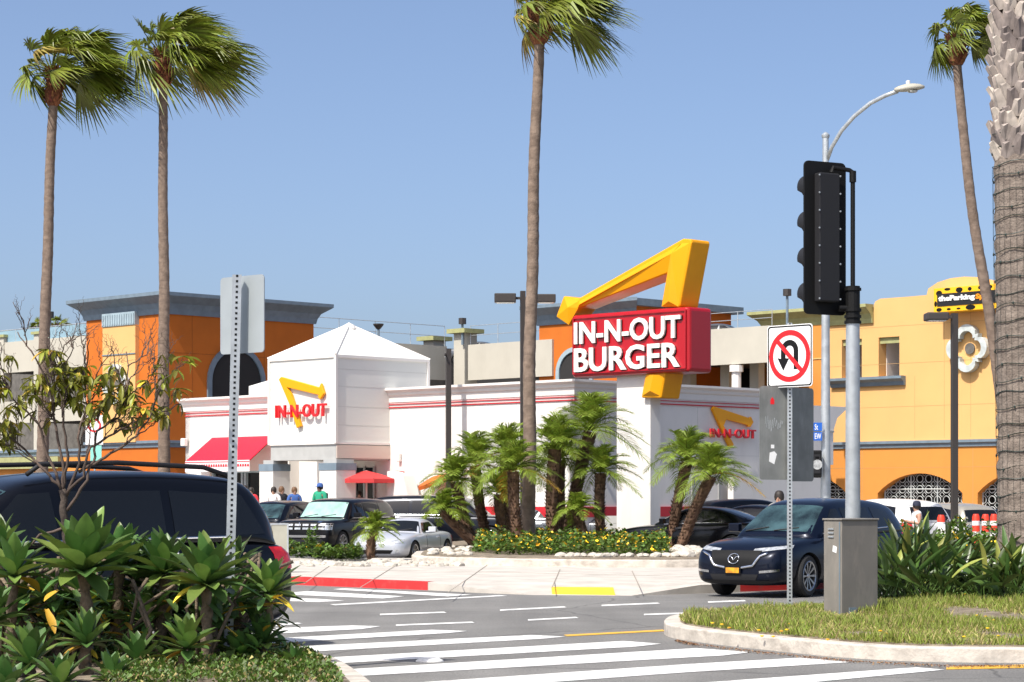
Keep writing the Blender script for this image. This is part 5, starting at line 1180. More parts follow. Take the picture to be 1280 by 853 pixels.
# board cart at the kerb
p = G(350, 716, .15); e_ = empty('board_cart', p, 'beige panel board on a small frame with caster wheels beside the red kerb', 'cart')
CF = Frame((p.x, p.y), (1, 0)); x0_, x1_ = CF.t(338), CF.t(360); bz, tz = CF.P(0, 693)[1], CF.P(0, 655)[1]
pb = MB().prism(rect(x0_, x1_, bz, tz), [], CF.fn(), -.03, 0).build('board', mat('board_beige', (.38, .37, .3), .6, var=.1), e_)
MB().prism(rect(x0_ - .01, x1_ + .01, bz - .01, tz + .01), [rect(x0_ + .02, x1_ - .02, bz + .02, tz - .02)], CF.fn(), -.04, .01).build('frame', M['steel'], pb)
mb = MB().box(((x0_ + x1_) / 2 + p.x, p.y + .1, .28), (x1_ - x0_, .4, .04)); mb.tube([CF.w(x1_ - .03, -.05, .28), CF.w(x1_ - .03, -.05, bz)], .02, 6); mb.tube([CF.w(x0_ + .03, -.05, .28), CF.w(x0_ + .03, -.05, bz)], .02, 6); mb.build('base_frame', M['steel'], e_)
for sx in (x0_ + .05, x1_ - .03):
    for sy in (-.12, .25):
        wv = MB().lathe((p.x + sx, p.y + sy, .21), [(0, -.02), (.06, -.02), (.06, .02), (0, .02)], 12, rot=Matrix.Rotation(PI / 2, 3, 'Y')).build('caster', M['tyre'], e_)
# umbrellas
def umbrella(c, r, zc, tilt, m, label, rise=.38):
    e_ = empty('patio_umbrella', (c[0], c[1], .42), label, 'umbrella', 'umbrellas on the restaurant terrace'); rt = Matrix.Rotation(tilt[0], 3, 'Y') @ Matrix.Rotation(tilt[1], 3, 'X'); top = Vector((c[0], c[1], zc))
    mb = MB(); n = 8; vs = [top + rt @ Vector((0, 0, rise))]; fs = []
    rr_ = [(.5, .62), (1, 0)]
    for f_, h_ in rr_:
        for k_ in range(n): a = 2 * PI * k_ / n + .3; vs.append(top + rt @ Vector((r * f_ * math.cos(a), r * f_ * math.sin(a), rise * h_ * .9)))
    for k_ in range(n):
        a = 2 * PI * k_ / n + .3; vs.append(top + rt @ Vector((r * math.cos(a), r * math.sin(a), -.14)))
    for k_ in range(n): k2 = (k_ + 1) % n; fs += [(0, 1 + k_, 1 + k2), (1 + k_, 1 + n + k_, 1 + n + k2, 1 + k2), (1 + n + k_, 1 + 2 * n + k_, 1 + 2 * n + k2, 1 + n + k2)]
    mb.add(vs, fs).build('canopy', m, e_)
    MB().tube([(c[0], c[1], .42), top + rt @ Vector((0, 0, rise))], .035, 8).build('pole', M['trim'], e_)
    mb = MB()
    for k_ in range(n): a = 2 * PI * k_ / n + .3; mb.tube([top + rt @ Vector((0, 0, rise * .7)), top + rt @ Vector((r * math.cos(a), r * math.sin(a), -.0))], .015, 4)
    mb.build('ribs', M['bronze'], e_)
    MB().lathe((c[0], c[1], .42), [(0, .0), (.28, 0), (.28, .06), (0, .1)], 14).build('base', M['bronze'], e_)
uD = 81.5
umbrella(((458 - 640) / F * uD, uD, 0), 1.12, CH + (HOR - 599) / F * uD, (0, 0), M['umb'], 'open red patio umbrella in front of the entry doors', .3)
umbrella(((497 - 640) / F * 83, 82.3, 0), .6, CH + (HOR - 592) / F * 83, (-.35, .1), M['umb'], 'tilted red umbrella edge beside the white buttress', .12)
umbrella(((542 - 640) / F * 80, 80, 0), .62, CH + (HOR - 600) / F * 80, (-.4, .1), M['umbo'], 'tilted orange red umbrella left of the slim bronze pole', .12)
# ================================================================= VEGETATION
def fan_leaf(mb, base, dirv, plen, flen, rr, wind, mi=0, spread=150, nseg=26, droop=.5):
    """palmate leaf: petiole along dirv then a fan of narrow drooping segments, blown by the wind"""
    d = Vector(dirv).normalized(); side = d.cross(Vector((0, 0, 1)))
    if side.length < .1: side = Vector((1, 0, 0))
    side.normalize(); up = side.cross(d).normalized()
    roll = rr.uniform(-.9, .9); side, up = side * math.cos(roll) + up * math.sin(roll), up * math.cos(roll) - side * math.sin(roll)
    def bend(p, s): return p + wind * (s * s) + Vector((0, 0, -droop * s * s * .35))
    P = []
    for i in range(4): s = i / 3; P.append(bend(base + d * plen * s, s * .55))
    mb.tube(P, [.035, .03, .024, .02], 4, mi=mi, cap=False)
    hub = P[-1]
    for k in range(nseg):
        a = R(-spread / 2 + spread * k / (nseg - 1)) * 1.05; L_ = flen * (1 - .28 * abs(a) / 1.4) * rr.uniform(.88, 1.08)
        v = (d * math.cos(a) + side * math.sin(a)).normalized(); wd = L_ * math.sin(R(spread / nseg)) * .5
        per = v.cross(up).normalized(); zig = .03 * (1 if k % 2 else -1); pts = []
        for s, wf in ((0, .12), (.35, .9), (.62, .75), (.85, .38), (1.06, .04)):
            c = hub + v * L_ * s + up * (zig * s + .06 * s)
            c = c + wind * ((.55 + s * .75) ** 2 - .3) * 1.0 + Vector((0, 0, -droop * L_ * (s ** 2.2) * (1 if s > .3 else .5) * rr.uniform(.85, 1.15)))
            wdd = wd * wf
            pts += [c - per * wdd, c + per * wdd]
        mb.add(pts, [(2 * i, 2 * i + 1, 2 * i + 3, 2 * i + 2) for i in range(4)], mi)
def fan_palm(name, label, group, base, top, crown_r, seed, nleaf=40, wind=Vector((.55, -.1, -.05)), r0=.27, r1=.2, mids=None, boots=1, old=.06, far=False):
    rr = random.Random(seed); base = Vector(base); top = Vector(top); e_ = empty(name, base, label, 'palm tree', group)
    pts = []; rad = []; n = 90; mids = mids or []
    def pos(s):
        ctrl = [base] + [Vector(m_) for m_ in mids] + [top]
        while len(ctrl) > 1: ctrl = [ctrl[i].lerp(ctrl[i + 1], s) for i in range(len(ctrl) - 1)]
        return ctrl[0]
    for i in range(n + 1):
        s = i / n; pts.append(pos(s) + Vector((.02 * math.sin(s * 17 + seed), 0, 0))); rad.append((r0 + (r1 - r0) * s + (.25 * r0 * math.exp(-s * 30))) * (1 + .035 * math.sin(i * 2.3) + rr.uniform(-.02, .02)))
    MB().tube(pts, rad, 12).build('trunk', M['trunk'], e_, smooth=True)
    # boot mass below the crown
    mb = MB(); dirt = (pts[-1] - pts[-6]).normalized()
    bz = crown_r / 3.9; mb.tube([top - dirt * .7 * bz, top - dirt * .45 * bz, top - dirt * .1, top + dirt * .6 * bz, top + dirt * 1.0 * bz], [r1 * 1.1, r1 * 1.75, r1 * 1.95, r1 * 1.7, r1 * .8], 14)
    for i in range(150):
        a = rr.uniform(0, 2 * PI); z = rr.uniform(-.6, .9) * bz; c = top + dirt * z + Vector((math.cos(a), math.sin(a), 0)) * r1 * 1.6; o = Vector((math.cos(a), math.sin(a), 0)); t = Vector((-math.sin(a), math.cos(a), 0))
        mb.add([c - t * .07, c + t * .07, c + t * .03 + o * .18 + Vector((0, 0, .28)), c - t * .03 + o * .18 + Vector((0, 0, .28))], [(0, 1, 2, 3)])
    mb.build('boots', M['bootred'], e_)
    mb = MB(); cr = top + Vector((0, 0, .9 * bz)); sc = crown_r / 2.4 * .84
    for i in range(nleaf):
        q_ = -.34 + 1.36 * ((i + .5) / nleaf); el = math.asin(q_) if q_ < 1 else R(85)
        a = i * 2.39996 + rr.uniform(-.3, .3); d = Vector((math.cos(a) * math.cos(el), math.sin(a) * math.cos(el), math.sin(el)))
        mi = 1 if (el < -.1 and rr.random() < .15) or rr.random() < old * .5 else 0
        wd = wind * sc * rr.uniform(.5, 1.7) * (1.2 if d.x < 0 else .9)
        fan_leaf(mb, cr + d * .12, d + wind * .45, rr.uniform(.75, 1.15) * sc, rr.uniform(1.1, 1.4) * sc, rr, wd, mi, droop=rr.uniform(.3, .85), nseg=24)
    mb.build('crown', [M['fan'], M['fanold']], e_)
    return e_
def pt(px, py, D): return Wp(px, py, D)
def gb(px, D, z=0): p = Wp(px, 625, D); p.z = z; return p
fan_palm('fan_palm', 'leftmost tall fan palm in front of the garage decks, crown blown to the right', 'tall fan palms', gb(52, 96), pt(67, 114, 96), 3.5, 3, mids=[gb(54, 96, 9)], r0=.27, r1=.19)
fan_palm('fan_palm', 'tall fan palm in front of the orange tower, second from the left', 'tall fan palms', gb(204, 96), pt(203, 92, 96), 3.4, 11, mids=[gb(206, 96, 9)], r0=.27, r1=.18)
fan_palm('fan_palm', 'tall fan palm rising beside the double lamp in the middle of the palm bed', 'tall fan palms', gb(661, 61.5, .3), pt(674, 38, 61.5), 2.2, 23, mids=[gb(660, 61.5, 6)], r0=.185, r1=.135, nleaf=36)
fan_palm('fan_palm', 'thin leaning fan palm curving up left behind the big wrapped trunk', 'tall fan palms', gb(1272, 78), pt(1196, 68, 78), 2.15, 31, mids=[gb(1262, 78, 5.5), gb(1206, 78, 11)], r0=.22, r1=.15, nleaf=30, wind=Vector((.4, -.1, -.05)))
for px, py, D, lb, s_ in ((48, 418, 160, 'far palm top showing above the left garage roof, left one', 1.3), (70, 414, 165, 'far palm top showing above the left garage roof, right one', 1.5)):
    fan_palm('distant_palm', lb, 'distant palms', gb(px, D), pt(px, py, D), s_, int(px), nleaf=18, wind=Vector((.1, 0, 0)))
# big wrapped trunk on the right
bp_ = gb(1282, 36, .1); e_ = empty('fan_palm', bp_, 'thick palm trunk wrapped in green string lights at the right edge, rough boots above', 'palm tree', 'tall fan palms')
tp = Wp(1268, -260, 36); zrough = CH + (HOR - 190) / F * 36
pts = []; rad = []
for i in range(121):
    s = i / 120; p = bp_.lerp(tp, s); pts.append(p); rad.append(.405 - .03 * s + .012 * math.sin(i * 1.7) + rnd.uniform(-.01, .01) + .1 * math.exp(-s * 22) - (.06 if p.z > zrough else 0))
MB().tube(pts, rad, 28).build('trunk', M['trunkbig'], e_, smooth=True)
mb = MB()
row = 0; z = zrough - .1
while z < tp.z:
    for k in range(11):
        a = 2 * PI * (k + (.5 if row % 2 else 0)) / 11 + rnd.uniform(-.12, .12); s = (z - bp_.z) / (tp.z - bp_.z); c0 = bp_.lerp(tp, s); o = Vector((math.cos(a), math.sin(a), 0)); t = Vector((-math.sin(a), math.cos(a), 0))
        h_ = rnd.uniform(.2, .34); wd = rnd.uniform(.11, .15); ou = rnd.uniform(.05, .13); r_ = .345; tw_ = rnd.uniform(-.05, .05)
        c = c0 + o * r_ + Vector((0, 0, rnd.uniform(-.04, .04)))
        up_ = Vector((0, 0, 1))
        vs = [c - t * wd, c + t * wd, c + t * (wd * .45 + tw_) + o * ou + up_ * h_, c - t * (wd * .45 - tw_) + o * (ou + .01) + up_ * h_ * .95, c + o * .045 - up_ * .03,
              c + t * tw_ + o * (ou + .04) + up_ * h_ * .8, c - t * wd * .9 - o * .03 + up_ * .12, c + t * wd * .9 - o * .03 + up_ * .12]
        mb.add(vs, [(0, 4, 5, 3), (4, 1, 2, 5), (3, 5, 2), (0, 3, 6), (1, 7, 2)])
    z += .15; row += 1
mb.build('boots', M['boot'], e_)
mb = MB(); zc = .5; turn = 0
pts = []
while zc < zrough + .25:
    for k in range(24):
        a = 2 * PI * k / 24; zq = zc + .22 * k / 24 + .02 * math.sin(k * 1.1 + turn * 3); s = (zq - bp_.z) / (tp.z - bp_.z); c0 = bp_.lerp(tp, s); pts.append(c0 + Vector((math.cos(a), math.sin(a), 0)) * .415 + Vector((0, 0, zq - c0.z)))
    zc += .22 + (.03 if turn % 3 else -.05); turn += 1
mb.tube(pts, .007, 4, cap=False)
for i in range(0, len(pts), 7): mb.lathe(pts[i], [(0, -.03), (.014, -.02), (.014, .01), (0, .03)], 5)
mb.build('string_lights', M['wire'], e_)
mb = MB()
fr_c = [bp_.lerp(tp, s / 60) for s in range(61)]
for k in range(26):        # fine wire mesh around the lower trunk
    a = 2 * PI * k / 26; mb.tube([c + Vector((math.cos(a), math.sin(a), 0)) * .418 for c in fr_c if c.z < zrough - .2], .0022, 3, cap=False)
mb.build('wire_mesh', M['wire'], e_)

def frond(mb, base, az, el, L_, rr, droop, mi=0, wind=Vector((0, 0, 0)), nl=26, lw=.016, ll=.3):
    d = Vector((math.cos(az) * math.cos(el), math.sin(az) * math.cos(el), math.sin(el))); pts = []; n = 9
    for i in range(n + 1):
        s = i / n; pts.append(base + d * L_ * s + Vector((0, 0, -droop * L_ * s * s)) + wind * L_ * s * s)
    mb.tube(pts, [.02 * (1 - .8 * i / n) + .003 for i in range(n + 1)], 3, mi=mi, cap=False)
    for k in range(nl):
        s = .12 + .88 * k / (nl - 1); i = min(int(s * n), n - 1); u = s * n - i; c = pts[i].lerp(pts[i + 1], u); t = (pts[i + 1] - pts[i]).normalized()
        sd = t.cross(Vector((0, 0, 1)))
        if sd.length < .05: sd = Vector((1, 0, 0))
        sd.normalize(); upv = sd.cross(t); l = ll * (math.sin(PI * min(s * .85 + .14, 1)) * .8 + .25) * rr.uniform(.85, 1.15)
        for sg in (-1, 1):
            dd = (sd * sg * .75 + t * .7 + upv * rr.uniform(-.05, .3)).normalized(); m1 = c + dd * l * .5; m2 = c + dd * l + Vector((0, 0, -l * .22)) + wind * l * .6
            w_ = dd.cross(upv).normalized() * lw
            mb.add([c - w_ * .5, c + w_ * .5, m1 + w_, m1 - w_, m2], [(0, 1, 2, 3), (3, 2, 4)], mi)
def date_palm(base, top, L_, label, seed, rtr=.13, nf=44, small=False):
    rr = random.Random(seed); base = Vector(base); top = Vector(top); e_ = empty('date_palm', base, label, 'palm tree', 'small date palms by the restaurant')
    mb = MB(); n = 26; pts = [base.lerp(top, i / n) + (top - base).cross(Vector((0, 1, 0))).normalized() * .06 * math.sin(PI * i / n) for i in range(n + 1)]
    mb.tube(pts, [rtr * (1 + .15 * (i / n) ** 2) for i in range(n + 1)], 10)
    ax = (top - base).normalized()
    for i in range(int(520 * (top - base).length / 2.5)):
        s = rr.random(); c = pts[min(int(s * n), n)]; a = rr.uniform(0, 2 * PI); o = Vector((math.cos(a), math.sin(a), 0)); t = Vector((-math.sin(a), math.cos(a), 0)); q = c + o * rtr * .95
        l = rr.uniform(.06, .14); mb.add([q - t * .035, q + t * .035, q + o * l * .8 + ax * l * 1.0], [(0, 1, 2)])
    mb.build('trunk', M['datetrunk'], e_)
    mb = MB()
    for i in range(nf):
        u = (i + .5) / nf; el = R(86 - 80 * u ** 1.1 + rr.uniform(-8, 8)); az = i * 2.39996 + rr.uniform(-.25, .25)
        frond(mb, top + Vector((0, 0, .05)), az, el, L_ * rr.uniform(.85, 1.1), rr, .42 + .28 * u, mi=1 if (u > .85 and rr.random() < .15) else 0, wind=Vector((.1, 0, 0)), nl=34 if not small else 22, ll=.42 * L_ / 1.3, lw=.0115)
    mb.build('crown', [M['date'], M['dateold']], e_)
DP = [((593, 697), (570, 603), 65.5, 1.0, 'date palm with curved trunk at the left front of the palm bed'),
      ((603, 698), (555, 639), 64.5, .7, 'short date palm leaning hard to the left in the palm bed'),
      ((611, 696), (594, 582), 67, 1.15, 'date palm with slim grey trunk, third from the left of the bed'),
      ((634, 694), (624, 618), 66, .8, 'short date palm in the shade left of the tall fan palm'),
      ((641, 696), (633, 568), 67, 1.15, 'date palm just left of the tall fan palm'),
      ((650, 699), (642, 590), 60.3, 1.0, 'date palm in front of the tall fan palm trunk'),
      ((691, 696), (694, 562), 66.5, 1.2, 'date palm with thick upright trunk right of the tall fan palm'),
      ((706, 695), (700, 575), 68.5, 1.0, 'date palm close behind the thick upright one'),
      ((708, 696), (738, 540), 67.5, 1.45, 'largest date palm with wide crown left of the sign pier'),
      ((738, 697), (722, 640), 65.5, .7, 'smallest date palm of the bed leaning left under the wide crown'),
      ((753, 697), (751, 592), 66.5, .95, 'slender date palm right in front of the sign pier'),
      ((838, 699), (859, 578), 64.5, 1.15, 'date palm leaning right with some dried orange fronds, beside the pier'),
      ((848, 701), (889, 596), 63, 1.1, 'date palm leaning furthest right, under the wall logo'),
      ((465, 702), (468, 664), 56.3, .56, 'tiny palm in front of the silver roadster bumper')]
for i, (b_, t_, D, L_, lb) in enumerate(DP):
    B_ = Wp(b_[0], b_[1], D); B_.z = .3 if i < 11 else .15
    date_palm(B_, Wp(t_[0], t_[1], D), L_ * 1.32, lb, 100 + i, rtr=.17 if i in (6, 8, 4) else .14 if i != 13 else .1, small=i in (3, 9, 13), nf=28 if i != 13 else 24)
# tiny bits of red/blue tarp at the pier foot
# ---- agave rosettes
def leaf_blade(mb, base, d, L_, w_, mi, curl, rr, side=None, prof=((0, .5), (.15, .62), (.35, .9), (.55, 1.0), (.72, .86), (.87, .5), (.96, .2), (1, .01)), fold=.22, thick=0):
    d = Vector(d).normalized(); sd = side or d.cross(Vector((0, 0, 1)))
    if sd.length < .05: sd = Vector((1, 0, 0))
    sd = sd.normalized(); up = sd.cross(d).normalized(); vs = []
    for s, wf in prof:
        c = base + d * L_ * s + up * (-curl * L_ * s * s); ww = w_ * wf / 2; e = up * (fold * ww * 2)
        vs += [c - sd * ww + e, c, c + sd * ww + e]
    n = len(prof); mb.add(vs, [(3 * i + j, 3 * i + j + 1, 3 * i + 3 + j + 1, 3 * i + 3 + j) for i in range(n - 1) for j in (0, 1)], mi)
def agave(c, size, label, seed, stem_to=None, tilt=(0, 0), light=.3, nl=30):
    rr = random.Random(seed); c = Vector(c); st = Vector(stem_to) if stem_to else Vector((c.x + rr.uniform(-.1, .1), c.y + .1, .15))
    e_ = empty('agave', st, label, 'agave', 'agaves in the foreground hedge')
    mb = MB(); mid = st.lerp(c, .5) + Vector((rr.uniform(-.08, .08), 0, -.05)); n = 10; P_ = []
    for i in range(n + 1): s = i / n; P_.append(st.lerp(mid, s).lerp(mid.lerp(c, s), s))
    mb.tube(P_, [.05 + .012 * math.sin(i * 2.1) for i in range(n + 1)], 9); mb.build('stem', M['agstem'], e_, smooth=True)
    mb = MB(); tl = Matrix.Rotation(tilt[0], 3, 'X') @ Matrix.Rotation(tilt[1], 3, 'Y')
    for i in range(nl):
        u = i / nl; el = R(84 - 92 * u + rr.uniform(-5, 5)); az = i * 2.39996 + rr.uniform(-.15, .15)
        d = tl @ Vector((math.cos(az) * math.cos(el), math.sin(az) * math.cos(el), math.sin(el)))
        l = size * (.62 + .38 * math.sin(PI * min(.25 + u * .7, 1))) * rr.uniform(.9, 1.1); mi = 1 if rr.random() < light else 0
        if u > .9 and rr.random() < .14: mi = 2
        leaf_blade(mb, c + d * .02, d, l, size * rr.uniform(.26, .38), mi, rr.uniform(.02, .16) + (.12 if u > .8 else 0), rr)
    mb.build('rosette', [M['agave'], M['agave2'], M['agavey']], e_, smooth=True)
AG = [(104, 706, 20.6, .56, 'largest agave rosette below the bare tree'), (18, 712, 21, .4, 'agave rosette at the left edge behind the large one'), (150, 702, 21.6, .44, 'agave rosette right behind the largest one'),
      (206, 708, 21.4, .42, 'agave rosette left of the leaning sign post'), (258, 722, 20.8, .46, 'broad agave rosette in front of the leaning sign post'), (180, 725, 21.9, .4, 'shaded agave rosette between the two broad ones'),
      (336, 733, 21.3, .36, 'agave rosette on a curved bare stem at the right end of the hedge'), (38, 822, 19.6, .36, 'low agave rosette at the bottom left corner'), (108, 797, 19.8, .32, 'low agave with yellowing leaves under the largest one'),
      (234, 803, 20.2, .32, 'bright low agave rosette in the bottom middle of the hedge'), (330, 795, 21.2, .28, 'small agave rosette under the curved stem'), (368, 826, 20.8, .2, 'small bright rosette with yellow leaf beside the planter kerb'),
      (300, 752, 21.8, .36, 'dark agave rosette behind the curved stem'), (60, 745, 21.8, .4, 'shaded agave rosette behind the low corner one'), (-12, 770, 20.6, .36, 'agave rosette cut by the left picture edge'),
      (230, 760, 21.9, .36, 'shaded agave under the broad rosette'), (140, 760, 22.3, .38, 'shaded agave behind the yellowing one'), (278, 790, 22.0, .26, 'little dark agave at the foot of the post'), (322, 826, 21.8, .17, 'tiny agave on the soil near the kerb'),
      (5, 862, 18.8, .34, 'agave cut by the bottom edge at the left corner'), (75, 850, 19.0, .3, 'agave at the bottom edge right of the corner one'), (140, 842, 19.2, .26, 'small agave at the bottom edge below the yellowing one'),
      (70, 780, 21.4, .34, 'half shaded agave between the two low left ones'), (185, 770, 21.5, .36, 'shaded agave below the rosette left of the post'), (265, 768, 21.3, .34, 'shaded agave below the broad rosette near the post'), (300, 812, 21.0, .26, 'low agave left of the curved stem foot'), (172, 818, 20.2, .28, 'low agave at the bottom between two bright ones'), (100, 750, 21.6, .42, 'shaded agave directly under the largest rosette'), (20, 762, 21.4, .36, 'shaded agave under the left edge rosettes'),
      (0, 680, 22.2, .36, 'agave rosette behind the left edge one'), (290, 705, 22.0, .34, 'agave rosette just right of the sign post')]
for i, (px, py, D, sz, lb) in enumerate(AG):
    c = Wp(px, py + 10, D); stem = None
    if i == 6: stem = Wp(318, 835, 21.4); stem.z = .15
    agave(c, sz * 1.05, lb, 40 + i, stem, (rnd.uniform(-.1, .3), rnd.uniform(-.25, .25)), light=.45 if i in (4, 6, 9, 11, 0) else .25, nl=34 if sz > .4 else 26)
# dark undergrowth of the hedge: loose stems and dead leaves
mb = MB(); rr = random.Random(5)
for i in range(900):
    px, py, D = rr.uniform(-20, 350), rr.uniform(735, 850), rr.uniform(20.8, 23.2); c = Wp(px, py, D)
    if c.z < .12: c.z = .16
    a = rr.uniform(0, 2 * PI); leaf_blade(mb, c, (math.cos(a), math.sin(a), rr.uniform(-.9, .7)), rr.uniform(.15, .34), rr.uniform(.05, .09), 0 if rr.random() < .88 else 1, .1, rr)
for i in range(60):
    p = Wp(rr.uniform(0, 330), 800, rr.uniform(20.8, 23)); p.z = .15; mb.tube([p, p + Vector((rr.uniform(-.3, .3), 0, rr.uniform(.3, .7))), p + Vector((rr.uniform(-.5, .5), .1, rr.uniform(.7, 1.0)))], .018, 5, mi=2)
tag(mb.build('agave_undergrowth', [M['agave'], M['agavey'], M['agstem']], smooth=True), 'tangle of shaded agave leaves and stems under the hedge', 'undergrowth', kind='stuff')
# ---- bird of paradise clumps
def strap_clump(px, D, h_, label, seed, nl=46, lean=.35, w_=.11):
    rr = random.Random(seed); b_ = gb(px, D, .16); e_ = empty('strap_leaf_plant', b_, label, 'plant', 'strap leaved clumps on the median')
    mb = MB()
    for i in range(nl):
        a = rr.uniform(0, 2 * PI); el = R(rr.uniform(22, 82)); d = Vector((math.cos(a) * math.cos(el) + lean * rr.uniform(.0, .8), math.sin(a) * math.cos(el) * .8, math.sin(el))).normalized(); L_ = h_ * rr.uniform(.7, 1.15)
        bs = b_ + Vector((rr.uniform(-.28, .28), rr.uniform(-.25, .25), 0)); st = bs + d * L_ * .42
        mb.tube([bs, bs.lerp(st, .5), st], [.014, .011, .008], 4, mi=0, cap=False)
        q = Matrix.Rotation(rr.uniform(-1.2, 1.2), 3, d) @ (d.cross(Vector((0, 0, 1))).normalized())
        leaf_blade(mb, st, (d + Vector((.1, 0, -.1))).normalized(), L_ * .62, w_ * rr.uniform(.75, 1.2), 1 if rr.random() < .14 else 0, rr.uniform(.05, .3), rr, side=q, fold=.28,
                   prof=((0, .2), (.12, .6), (.3, .92), (.5, 1.0), (.7, .85), (.86, .5), (.96, .2), (1, .01)))
    mb.build('leaves', [M['strap'], M['strapy']], e_, smooth=True)
    mb = MB()
    for i in range(60):
        a = rr.uniform(0, 2 * PI); bs = b_ + Vector((rr.uniform(-.35, .35), rr.uniform(-.3, .3), 0)); mb.tube([bs, bs + Vector((math.cos(a) * .2, math.sin(a) * .2, rr.uniform(.2, .5)))], .008, 4)
    mb.build('stems', M['strap'], e_)
for i, (px, D, h_, lb, nl) in enumerate([(1122, 34.2, 1.25, 'strap leaved clump right beside the grey cabinet', 60), (1150, 35.2, 1.35, 'tall strap leaved clump behind the navy SUV tail', 60), (1172, 34.0, 1.15, 'strap leaved clump bending right in the middle of the row', 50),
                                   (1205, 36.2, 1.3, 'strap leaved clump with one pale upright leaf', 46), (1250, 33.6, 1.0, 'low strap leaved clump in front of the wrapped palm trunk', 52), (1290, 33.4, 1.15, 'strap leaved clump at the right picture edge', 46), (1108, 36, 1.2, 'strap leaved clump behind the cabinet', 40)]):
    strap_clump(px, D, h_ * .86, lb, 60 + i, nl, lean=.25)
# ---- grass on the median
mb = MB(); rr = random.Random(9); xs = [p[0] for p in inner]; ys = [p[1] for p in inner]; cnt = 0
x0_, x1_ = 1.8, 9.6; y0_, y1_ = 23.2, 36
while cnt < 62000:
    x, y = rr.uniform(x0_, x1_), rr.uniform(y0_, y1_)
    if not inpoly(inner, x, y): continue
    nz = noise.noise(Vector((x * .9, y * .5, 3.1))) + .5 * noise.noise(Vector((x * 3, y * 3, 0)))
    if nz < -.2 + .35 * rr.random() and (x > 5.2): continue
    if nz < -.4: continue
    cnt += 1; h_ = rr.uniform(.03, .11) * (1.0 + 1.3 * nz); a = rr.uniform(0, PI); w_ = .005; dx, dy = math.cos(a) * w_, math.sin(a) * w_; bx, by = rr.uniform(-.06, .06), rr.uniform(-.06, .06)
    mb.add([(x - dx, y - dy, .16), (x + dx, y + dy, .16), (x + dx + bx * .5, y + dy + by * .5, .16 + h_ * .65), (x + bx, y + by, .16 + h_)], [(0, 1, 2, 3)], 1 if rr.random() < .13 + (.25 if nz < 0 else 0) else 0)
tag(mb.build('grass', [M['grass'], M['grassd']]), 'short green and dry grass on the median', 'grass', kind='stuff')
mb = MB()
for i in range(26):
    px, py = rr.uniform(880, 1270), rr.uniform(768, 800); c = G(px, py, .22); mb.lathe(c, [(0, -.01), (.022, 0), (.022, .008), (0, .012)], 7)
tag(mb.build('fallen_petals', M['flower']), 'small yellow flowers scattered in the median grass', 'flowers', kind='stuff')
# ground cover in front of the left hedge
mb = MB(); rr = random.Random(12); isl_in = offset_poly(isl, .26)
for i in range(24000):
    px, D = rr.uniform(130, 425), rr.uniform(18.5, 23.4); x = (px - 640) / F * D
    if not inpoly(isl_in, x, D): continue
    nz = noise.noise(Vector((x * 3, D * 3, 1)))
    if nz < -.12 and px < 400: continue
    c = Vector((x, D, .16 + rr.uniform(0, .07 + .12 * max(nz, 0)))); a = rr.uniform(0, 2 * PI); l = rr.uniform(.02, .05)
    mb.add([c, c + Vector((math.cos(a) * l, math.sin(a) * l, l * .5)), c + Vector((math.cos(a + .5) * l * .6, math.sin(a + .5) * l * .6, l * .9))], [(0, 1, 2)], 1 if rr.random() < .12 else 0)
tag(mb.build('ground_cover', [M['lant'], M['grassd']]), 'low green ground cover with dry litter along the planter kerb', 'ground cover', kind='stuff')
# ---- lantana bed with yellow flowers
def mound(name, label, poly, z0, hfun, n, seed, ls=.06, fl=.04, m1='lant'):
    rr = random.Random(seed); mb = MB(); xs = [p[0] for p in poly]; ys = [p[1] for p in poly]; k = 0
    while k < n:
        x, y = rr.uniform(min(xs), max(xs)), rr.uniform(min(ys), max(ys))
        if not inpoly(poly, x, y): continue
        k += 1; hh = hfun(x, y) * (.7 + .8 * noise.noise(Vector((x * 1.6, y * 1.6, seed)))); z = z0 + hh * (rr.random() ** .45)
        c = Vector((x, y, z)); a = rr.uniform(0, 2 * PI); e = rr.uniform(-.3, 1.0); l = ls * rr.uniform(.6, 1.4); d = Vector((math.cos(a) * math.cos(e), math.sin(a) * math.cos(e), math.sin(e))); s_ = d.cross(Vector((0, 0, 1))).normalized() * l * .4
        mi = 1 if (z > z0 + hh * .75 and rr.random() < fl) else 0
        mb.add([c, c + d * l * .5 + s_, c + d * l, c + d * l * .5 - s_], [(0, 1, 2, 3)], mi)
    return tag(mb.build(name, [M[m1], M['flower']]), label, 'shrubs', kind='stuff')
bp2 = gpoly([(590, 707), (620, 711), (740, 713), (838, 712), (830, 699), (700, 695), (600, 698)])
mound('flowering_shrubs', 'mass of low green shrubs with yellow flowers under the date palms', bp2, .3, lambda x, y: .47 + .3 * noise.noise(Vector((x * .8, y * .8, 9))), 17000, 4, .1, .13)
mound('low_bushes', 'yellow green bush between the board cart and the boxy SUV', gpoly([(358, 707), (395, 709), (452, 710), (452, 706), (395, 706), (358, 706)]), .15, lambda x, y: .8 if x < -4.9 else .35, 2400, 8, .11, .02)
mound('low_bushes', 'green shrubs in the far bed behind the strap leaved plants', gpoly([(1092, 714), (1320, 718), (1320, 711), (1092, 711)]), .2, lambda x, y: .85, 7000, 15, .11, .06)
mound('low_bushes', 'small shrubs on the soil behind the median grass', [tuple(Wp(1195, 625, 33.6)[:2]), tuple(Wp(1240, 625, 33.6)[:2]), tuple(Wp(1240, 625, 34.6)[:2]), tuple(Wp(1185, 625, 34.8)[:2])], .16, lambda x, y: .32, 1400, 19, .06, .02)
